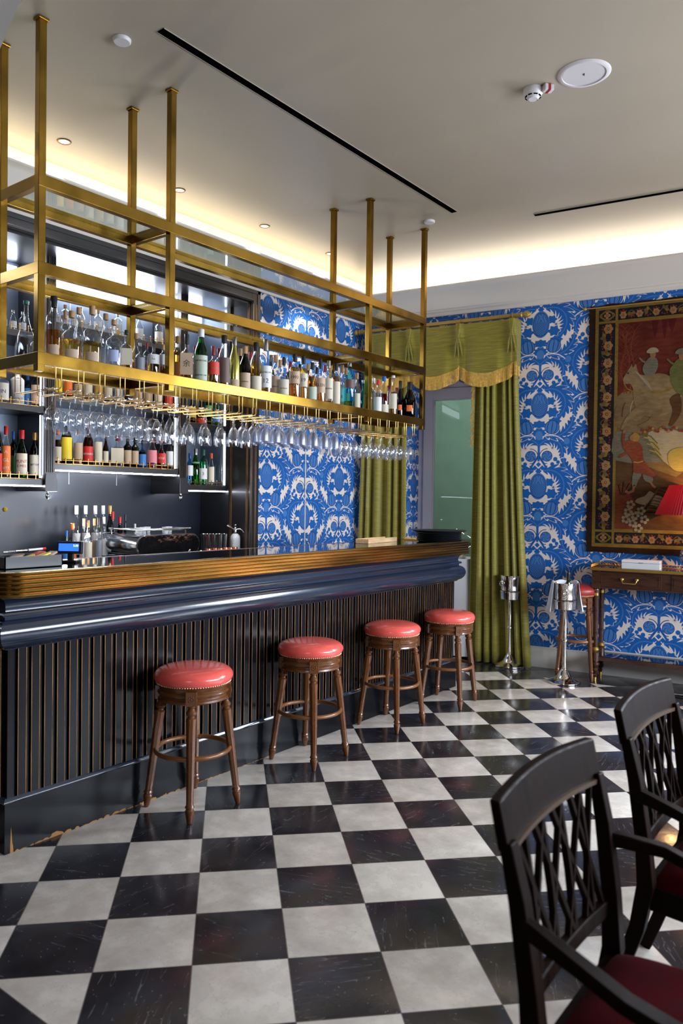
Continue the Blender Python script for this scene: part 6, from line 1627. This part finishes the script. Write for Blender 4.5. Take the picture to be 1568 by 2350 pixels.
# running beater in a rust tunic
tpoly(an, smoothp([(318, 1150), (350, 1118), (410, 1120), (470, 1170), (480, 1260), (520, 1330), (580, 1390), (560, 1420), (470, 1390), (400, 1380), (396, 1300), (350, 1230), (322, 1200)], 3), 0.0094, 'rust')
tpoly(an, smoothp([(374, 1090), (400, 1060), (434, 1070), (446, 1100), (430, 1128), (392, 1126)], 3), 0.0104, 'hair')
tpoly(an, smoothp([(362, 1088), (384, 1074), (396, 1100), (384, 1122), (366, 1114)], 3), 0.0108, 'skin')
tline(an, [(345, 1150), (316, 1180), (306, 1110), (312, 1060)], 26, 0.0100, 'rust'); tline(an, [(311, 1060), (314, 1030)], 18, 0.0106, 'skin')
tline(an, [(350, 1215), (300, 1240), (272, 1250)], 24, 0.0100, 'rust')
tpoly(an, smoothp([(400, 1375), (470, 1385), (440, 1450), (420, 1500), (390, 1500)], 3), 0.0092, 'grey'); tline(an, [(405, 1490), (400, 1530), (360, 1545), (330, 1530)], 22, 0.0098, 'skin')
tpoly(an, smoothp([(480, 1390), (560, 1415), (560, 1460), (500, 1450)], 3), 0.0092, 'grey'); tline(an, [(540, 1450), (570, 1490), (590, 1500)], 18, 0.0098, 'skin')
tline(an, [(400, 1295), (440, 1300), (480, 1290)], 8, 0.0102, 'yellow')
# hound and shrubs
tpoly(an, smoothp([(420, 1620), (440, 1590), (500, 1570), (540, 1530), (580, 1550), (640, 1570), (700, 1640), (680, 1680), (600, 1650), (540, 1640), (480, 1640)], 3), 0.0096, 'white')
tline(an, [(620, 1640), (600, 1690), (640, 1700)], 12, 0.0100, 'tan'); tline(an, [(520, 1630), (480, 1680)], 12, 0.0100, 'tan')
tpoly(an, smoothp([(690, 1230), (760, 1190), (860, 1200), (900, 1280), (860, 1360), (760, 1370), (700, 1320)], 3), 0.0100, 'yellow')
for (a, b) in ((360, 1700), (340, 1760), (420, 1730), (400, 1790), (470, 1690), (450, 1830), (380, 1640), (500, 1760)):
    for k in range(5):
        q = 2 * PI * k / 5; tpoly(an, [(a + 26 * math.cos(q) + 16 * math.cos(w_), b + 24 * math.sin(q) + 14 * math.sin(w_)) for w_ in [2 * PI * j / 6 for j in range(6)]], 0.0100 + 0.0003 * k, 'white')
for k in range(9): tline(an, [(450, 1740), (520 + 12 * k, 1700 - 24 * k), (600 + 14 * k, 1700 - 20 * k)], 9, 0.0096, ('dark', 'ochre', 'green')[k % 3])
for k in range(16):
    a, b = 470 + 22 * k, 1040 + 16 * math.sin(k * 1.4); tpoly(an, [(a + 13 * math.cos(w_), b + 12 * math.sin(w_)) for w_ in [2 * PI * j / 6 for j in range(6)]], 0.0104, ('berry', 'hair', 'rust')[k % 3])
for k in range(7): tline(an, [(290 + 6 * k, 1560), (270 + 24 * k, 1480 - 14 * (k % 3))], 8, 0.0094, ('dark', 'rust')[k % 2])
an.build('woven_figures', WL, tap)
rod_ = thing('tapestry_rod', 'thin iron rod with acorn finial at the top corner of the tapestry', 'rod', tuple(wall_pt(TS0, 0.03, TZ1 - 0.02)), AW)
MB().tube([(-0.045, 0, 0), (TW_ + 0.03, 0, 0)], 0.006, 8).build('rod', M['gilt wood'], rod_, smooth=50, loc=(0, 0.012, 0))
MB().sphere((-0.058, 0.012, 0), 0.017, 12, 8).build('finial', M['gilt wood'], rod_, smooth=60)

# ================================================================== CONSOLE TABLE
CS0 = wall_s(at_wall(1356, 1300, 0.36))
co_ = thing('console_table', 'dark mahogany console table with gilt gallery edge and brass drawer handle', 'console table', tuple(wall_pt(CS0, 0.0, 0)), AW)
CW, CD, CZ = 1.42, 0.36, 1.035
cw = M['console_wood']
MB().box(0.0, CW, -CD, -0.015, CZ - 0.012, CZ).build('top', M['counter_glass'], co_)
te = MB().box(-0.006, CW + 0.006, -CD - 0.006, -CD, CZ - 0.022, CZ + 0.004).box(-0.006, 0.0, -CD, -0.015, CZ - 0.022, CZ + 0.004).box(CW, CW + 0.006, -CD, -0.015, CZ - 0.022, CZ + 0.004)
te.build('gilt_edge', M['gilt'], co_)
gl_ = MB()
def gallery(p0, p1, n):
    p0, p1 = Vector(p0), Vector(p1)
    for k in range(n):
        a = p0 + (p1 - p0) * k / n; b = p0 + (p1 - p0) * (k + 1) / n
        gl_.tube([a, b + Vector((0, 0, 0.024))], 0.0015, 4); gl_.tube([a + Vector((0, 0, 0.024)), b], 0.0015, 4)
    gl_.tube([p0 + Vector((0, 0, 0.026)), p1 + Vector((0, 0, 0.026))], 0.0028, 5); gl_.tube([p0, p1], 0.0024, 5)
gallery((0.004, -CD, CZ + 0.004), (0.004, -0.02, CZ + 0.004), 15); gallery((0.004, -0.02, CZ + 0.004), (CW - 0.004, -0.02, CZ + 0.004), 52); gallery((CW - 0.004, -CD, CZ + 0.004), (CW - 0.004, -0.02, CZ + 0.004), 15)
gl_.build('gallery', M['gilt'], co_)
ap_ = MB().box(0.045, CW - 0.045, -CD + 0.026, -0.03, CZ - 0.185, CZ - 0.022)
ap_.build('apron', cw, co_, bevel=0.002)
for (a, b) in ((0.05, 0.62), (0.66, CW - 0.05)):
    dr = MB().box(a + 0.02, b - 0.02, -CD + 0.016, -CD + 0.026, CZ - 0.165, CZ - 0.040)
    for q in ((a + 0.04, b - 0.04, CZ - 0.060, CZ - 0.055), (a + 0.04, b - 0.04, CZ - 0.150, CZ - 0.145)): dr.box(q[0], q[1], -CD + 0.012, -CD + 0.016, q[2], q[3])
    for x in (a + 0.04, b - 0.045): dr.box(x, x + 0.005, -CD + 0.012, -CD + 0.016, CZ - 0.150, CZ - 0.055)
    d_o = dr.build('drawer', cw, co_, bevel=0.0015)
    c_ = (a + b) / 2; zc_ = CZ - 0.092
    hm = MB()
    for x in (-0.062, 0.062):
        hm.sphere((c_ + x, -CD + 0.006, zc_), 0.016, 12, 8)
    hm.tube([(c_ - 0.062, -CD + 0.0, zc_), (c_ - 0.062, -CD - 0.012, zc_ - 0.010), (c_ - 0.052, -CD - 0.014, zc_ - 0.034), (c_ + 0.052, -CD - 0.014, zc_ - 0.034), (c_ + 0.062, -CD - 0.012, zc_ - 0.010), (c_ + 0.062, -CD + 0.0, zc_)], 0.0042, 8)
    hm.build('handle', M['gilt'], d_o, smooth=50)
def cleg(hf):
    zt_ = CZ - 0.19
    mb = MB()
    P_ = [(0.0005, 0.0), (0.012, 0.0), (0.014, 0.035), (0.020, 0.055), (0.012, 0.065), (0.026, 0.085), (0.030, 0.105), (0.020, 0.120), (0.030, 0.135), (0.038, 0.155), (0.038, 0.165), (0.026, 0.175), (0.036, 0.185), (0.036, 0.26), (0.028, 0.27), (0.034, 0.285), (0.022, 0.30), (0.022, 0.305), (0.024, zt_ - 0.06), (0.024, zt_ - 0.045), (0.030, zt_ - 0.03), (0.026, zt_ - 0.005), (0.034, zt_)]
    fn = lambda a, z: 1.0 - 0.12 * (0.5 + 0.5 * math.cos(a * 10)) if 0.303 < z < zt_ - 0.05 else 1.0
    return mb.lathe(P_, 30, fn=fn, cap=True).mesh('leg', cw, 35)
lm_ = cleg(0)
gzs = [MB().lathe(q, 18).mesh('gilt_collar', M['gilt'], 40) for q in ([(0.0145, 0.0), (0.0165, 0.034), (0.012, 0.036)], [(0.029, 0.268), (0.037, 0.285), (0.028, 0.303), (0.023, 0.31)], [(0.0255, CZ - 0.255), (0.0265, CZ - 0.205), (0.030, CZ - 0.200)])]
for x in (0.045, CW - 0.045):
    for y in (-CD + 0.045, -0.055):
        o = bpy.data.objects.new('leg', lm_); COL.objects.link(o); o.parent = co_; o.location = (x, y, 0)
        for gz in gzs:
            g = bpy.data.objects.new('gilt_collar', gz); COL.objects.link(g); g.parent = o
        bl = MB().box(x - 0.036, x + 0.036, y - 0.03, y + 0.03, CZ - 0.19, CZ - 0.022).build('leg_block', cw, co_, bevel=0.002)
MB().box(0.05, CW - 0.05, -CD + 0.04, -0.04, 0.185, 0.222).build('lower_shelf', cw, co_, bevel=0.003)
MB().box(0.055, CW - 0.055, -CD + 0.045, -0.045, 0.222, 0.226).build('shelf_inlay', M['counter_glass'], co_)
MB().box(0.08, CW - 0.08, -0.052, -0.046, 0.226, 0.238).build('shelf_lip', M['white'], co_)
# white box
b0 = wall_s(at_wall(1428, 1302, 0.20)); b1 = wall_s(at_wall(1520, 1306, 0.20))
wb = thing('keepsake_box', 'flat white box lying on the console table under the tapestry', 'box', tuple(wall_pt((b0 + b1) / 2, 0.205, CZ + 0.0002)), AW)
hw = (b1 - b0) / 2 * 0.95
MB().box(-hw, hw, -0.075, 0.075, 0, 0.052).build('base', M['white cap'], wb, bevel=0.002)
MB().box(-hw - 0.001, hw + 0.001, -0.076, 0.076, 0.055, 0.078).build('lid', M['white cap'], wb, bevel=0.002)
MB().box(-hw + 0.003, hw - 0.003, -0.073, 0.073, 0.052, 0.055).build('shadow_gap', M['grey label'], wb)
MB().box(-0.020, 0.020, -0.0768, -0.0758, 0.052, 0.060).build('clasp', M['grey label'], wb)
# lamp
P = at_wall(1592, 1300, 0.19)
lp_ = thing('table_lamp', 'blue and white vase lamp with pleated red shade on the console table', 'lamp', tuple(wall_pt(wall_s(P), 0.19, CZ + 0.0002)), AW)
def china():
    m, nt, b = new_mat('blue and white china')
    X.nt = nt
    tc = nt.nodes.new('ShaderNodeTexCoord')
    v = nt.nodes.new('ShaderNodeTexVoronoi'); v.inputs['Scale'].default_value = 26; v.feature = 'DISTANCE_TO_EDGE'
    nt.links.new(tc.outputs['Object'], v.inputs['Vector'])
    n = nt.nodes.new('ShaderNodeTexNoise'); n.inputs['Scale'].default_value = 55; n.inputs['Detail'].default_value = 2
    nt.links.new(tc.outputs['Object'], n.inputs['Vector'])
    k = mxx(lt(X(v.outputs['Distance']), 0.10), lt(absx(X(n.outputs[0]) - 0.5), 0.045))
    mx = nt.nodes.new('ShaderNodeMix'); mx.data_type = 'RGBA'; k.lk(mx.inputs[0])
    mx.inputs[6].default_value = (0.62, 0.64, 0.70, 1); mx.inputs[7].default_value = (0.015, 0.05, 0.24, 1)
    nt.links.new(mx.outputs[2], b.inputs['Base Color']); b.inputs['Roughness'].default_value = 0.12; b.inputs['Coat Weight'].default_value = 0.5
    return m
MB().lathe([(0.0005, 0.0), (0.062, 0.0), (0.066, 0.008), (0.058, 0.018), (0.050, 0.030), (0.066, 0.046), (0.100, 0.080), (0.116, 0.125), (0.108, 0.170), (0.080, 0.205), (0.052, 0.230), (0.040, 0.262), (0.046, 0.285), (0.050, 0.330), (0.044, 0.360), (0.030, 0.372)], 36).build('vase', china(), lp_, smooth=60)
MB().lathe([(0.0005, 0.0), (0.075, 0.0), (0.075, 0.010), (0.064, 0.014), (0.0005, 0.014)], 32).build('foot', M['gilt'], lp_, smooth=40)
MB().lathe([(0.028, 0.370), (0.030, 0.380), (0.010, 0.390), (0.008, 0.480), (0.0005, 0.48)], 18).build('neck', M['gilt'], lp_, smooth=50)
sh_ = bpy.data.materials.new('pleated red shade'); sh_.use_nodes = True
nt = sh_.node_tree; b = nt.nodes['Principled BSDF']; b.inputs['Base Color'].default_value = (0.26, 0.002, 0.014, 1); b.inputs['Roughness'].default_value = 0.6
trn = nt.nodes.new('ShaderNodeBsdfTranslucent'); trn.inputs[0].default_value = (0.30, 0.002, 0.016, 1)
mxs = nt.nodes.new('ShaderNodeMixShader'); mxs.inputs[0].default_value = 0.12
nt.links.new(b.outputs[0], mxs.inputs[1]); nt.links.new(trn.outputs[0], mxs.inputs[2]); nt.links.new(mxs.outputs[0], nt.nodes['Material Output'].inputs[0])
MB().lathe([(0.315, 0.492), (0.314, 0.500), (0.208, 0.745), (0.206, 0.752)], 320, fn=lambda a, z: 1.0 + 0.016 * math.cos(a * 80)).build('lamp_shade', sh_, lp_, smooth=60)
MB().sphere((0, 0, 0.60), 0.03, 14, 10).build('bulb', pmat('bulb', (1, 0.8, 0.5), 0.5, emit=(1.0, 0.62, 0.25), estr=30.0), lp_, smooth=60)
L = bpy.data.lights.new('lamp_light', 'POINT'); L.energy = 16; L.color = (1.0, 0.58, 0.22); L.shadow_soft_size = 0.04
lo = bpy.data.objects.new('lamp_light', L); COL.objects.link(lo); lo.location = lp_.location + Vector((0, 0, 0.62))
# lamp flex on the floor
pc = at_z(1545, 1600, 0.006)
cbl = MB().tube([pc + Vector((0.25, 0.12, 0.0)), pc + Vector((0.12, 0.02, 0.0)), pc + Vector((0.0, 0.03, 0.0)), pc + Vector((-0.06, 0.07, 0.0)), pc + Vector((0.02, 0.10, 0.0)), pc + Vector((0.10, 0.08, 0.0)), pc + Vector((0.05, 0.17, 0.03)), pc + Vector((0.04, 0.20, 0.09))], 0.0055, 8).build('lamp_flex', M['black_plastic'], smooth=60)
tag(cbl, 'black lamp cable curled on the floor under the console table', 'cable')

# ================================================================== CHAMPAGNE BUCKET STANDS
def stand(label, loc, rz):
    t = thing('bucket_stand', label, 'wine bucket stand', loc, rz, 'silver champagne stands by the wall')
    MB().lathe([(0.0005, 0.0), (0.126, 0.0), (0.130, 0.008), (0.128, 0.018), (0.112, 0.026), (0.080, 0.040), (0.058, 0.060), (0.042, 0.088), (0.034, 0.108), (0.026, 0.118), (0.022, 0.124)], 44).build('foot', M['silver'], t, smooth=45).scale = (1.12, 1.12, 1)
    MB().lathe([(0.021, 0.118), (0.027, 0.124), (0.027, 0.132), (0.020, 0.136), (0.0185, 0.370), (0.024, 0.374), (0.026, 0.384), (0.024, 0.392), (0.0195, 0.396), (0.0185, 0.640), (0.026, 0.650), (0.030, 0.662), (0.06, 0.668)], 28, fn=lambda a, z: 1 - 0.10 * (0.5 + 0.5 * math.cos(a * 8)) if (0.14 < z < 0.37 or 0.40 < z < 0.64) else 1).build('pole', M['silver'], t, smooth=40)
    MB().lathe([(0.0005, 0.660), (0.088, 0.662), (0.096, 0.668), (0.098, 0.700), (0.100, 0.738), (0.106, 0.742), (0.106, 0.750), (0.100, 0.752)], 40).build('holder_cup', M['silver'], t, smooth=40)
    return t
def bucket(label, loc, rz, grp='silver champagne buckets'):
    t = thing('champagne_bucket', label, 'champagne bucket', loc, rz, grp)
    MB().lathe([(0.0005, 0.0), (0.086, 0.0), (0.094, 0.012), (0.0955, 0.16), (0.098, 0.205), (0.104, 0.222), (0.1055, 0.228), (0.101, 0.228), (0.094, 0.205), (0.091, 0.014), (0.0005, 0.010)], 44).build('body', M['silver'], t, smooth=45)
    for s_ in (-1, 1):
        h = MB()
        h.sphere((s_ * 0.104, 0, 0.168), 0.013, 10, 8)
        h.tube([(s_ * 0.112, 0.020 * math.sin(2 * PI * k / 16), 0.150 + 0.022 * math.cos(2 * PI * k / 16)) for k in range(16)], 0.0035, 6, closed=True)
        h.build('ring_handle', M['silver'], t, smooth=60)
    return t
p1 = Vector((0.02, 5.21, 0)); p2 = Vector((0.70, 4.905, 0))
z1 = (at_x(1172, 1330, p1.x + 0.0).z)
stand('silver champagne stand beside the green curtain', p1, 0.3)
bucket('empty silver ice bucket on the stand by the green curtain', p1 + Vector((0, 0, 0.672)), 0.3 + PI / 4)
stand('silver champagne stand in front of the wall stool', p2, 0.2)
bk2 = bucket('silver ice bucket with a draped towel on the stand by the stool', p2 + Vector((0, 0, 0.672)), AW - PI / 2 + 0.25)
# towel hung over the back rim, falling on both sides
def towel():
    mb = MB()
    nu, nv = 34, 24
    def fn(u, v):
        a = math.radians(-8 + 196 * u)          # round the back of the rim
        q = v
        if q < 0.16: r = 0.096 + 0.010 * q / 0.16; z = 0.200 + 0.038 * q / 0.16
        elif q < 0.26: r = 0.106 + 0.010 * (q - 0.16) / 0.10; z = 0.238
        else:
            r = 0.118 + 0.048 * (q - 0.26) + 0.020 * math.sin(a * 11 + 1.5 * q) * (q - 0.2); z = 0.236 - (q - 0.26) * 0.36
        return (r * math.cos(a), r * math.sin(a), z + 0.006 * math.sin(a * 5))
    return mb.grid(fn, nu, nv)
tw_ = towel().build('towel', M['cloth'], smooth=80); tw_.location = p2 + Vector((0, 0, 0.672)); tw_.rotation_euler = (0, 0, AW + 0.62)
md = tw_.modifiers.new('thick', 'SOLIDIFY'); md.thickness = 0.003
tag(tw_, 'white towel draped over the ice bucket by the stool', 'towel')
bt_ = thing('champagne_bottle', 'dark green champagne bottle leaning in the towel draped bucket', 'bottle', p2 + Vector((0.015, 0.01, 0.684)), 0)
MB().lathe([(0.0005, 0.0), (0.040, 0.0), (0.041, 0.01), (0.041, 0.15), (0.036, 0.175), (0.020, 0.215), (0.0148, 0.245), (0.0145, 0.285), (0.017, 0.288), (0.017, 0.296)], 24).build('glass_body', M['dark green glass'] if False else pmat('champagne glass', (0.008, 0.02, 0.006), 0.08, coat=0.6), bt_, smooth=50)
MB().lathe([(0.0160, 0.255), (0.0175, 0.285), (0.018, 0.298), (0.014, 0.315), (0.0005, 0.318)], 18).build('cap', M['black cap'], bt_, smooth=50)
MB().lathe([(0.0162, 0.262), (0.0166, 0.272)], 18).build('neck_band', M['silver cap'], bt_, smooth=50)
bt_.rotation_euler = (0.10, 0.06, 0)
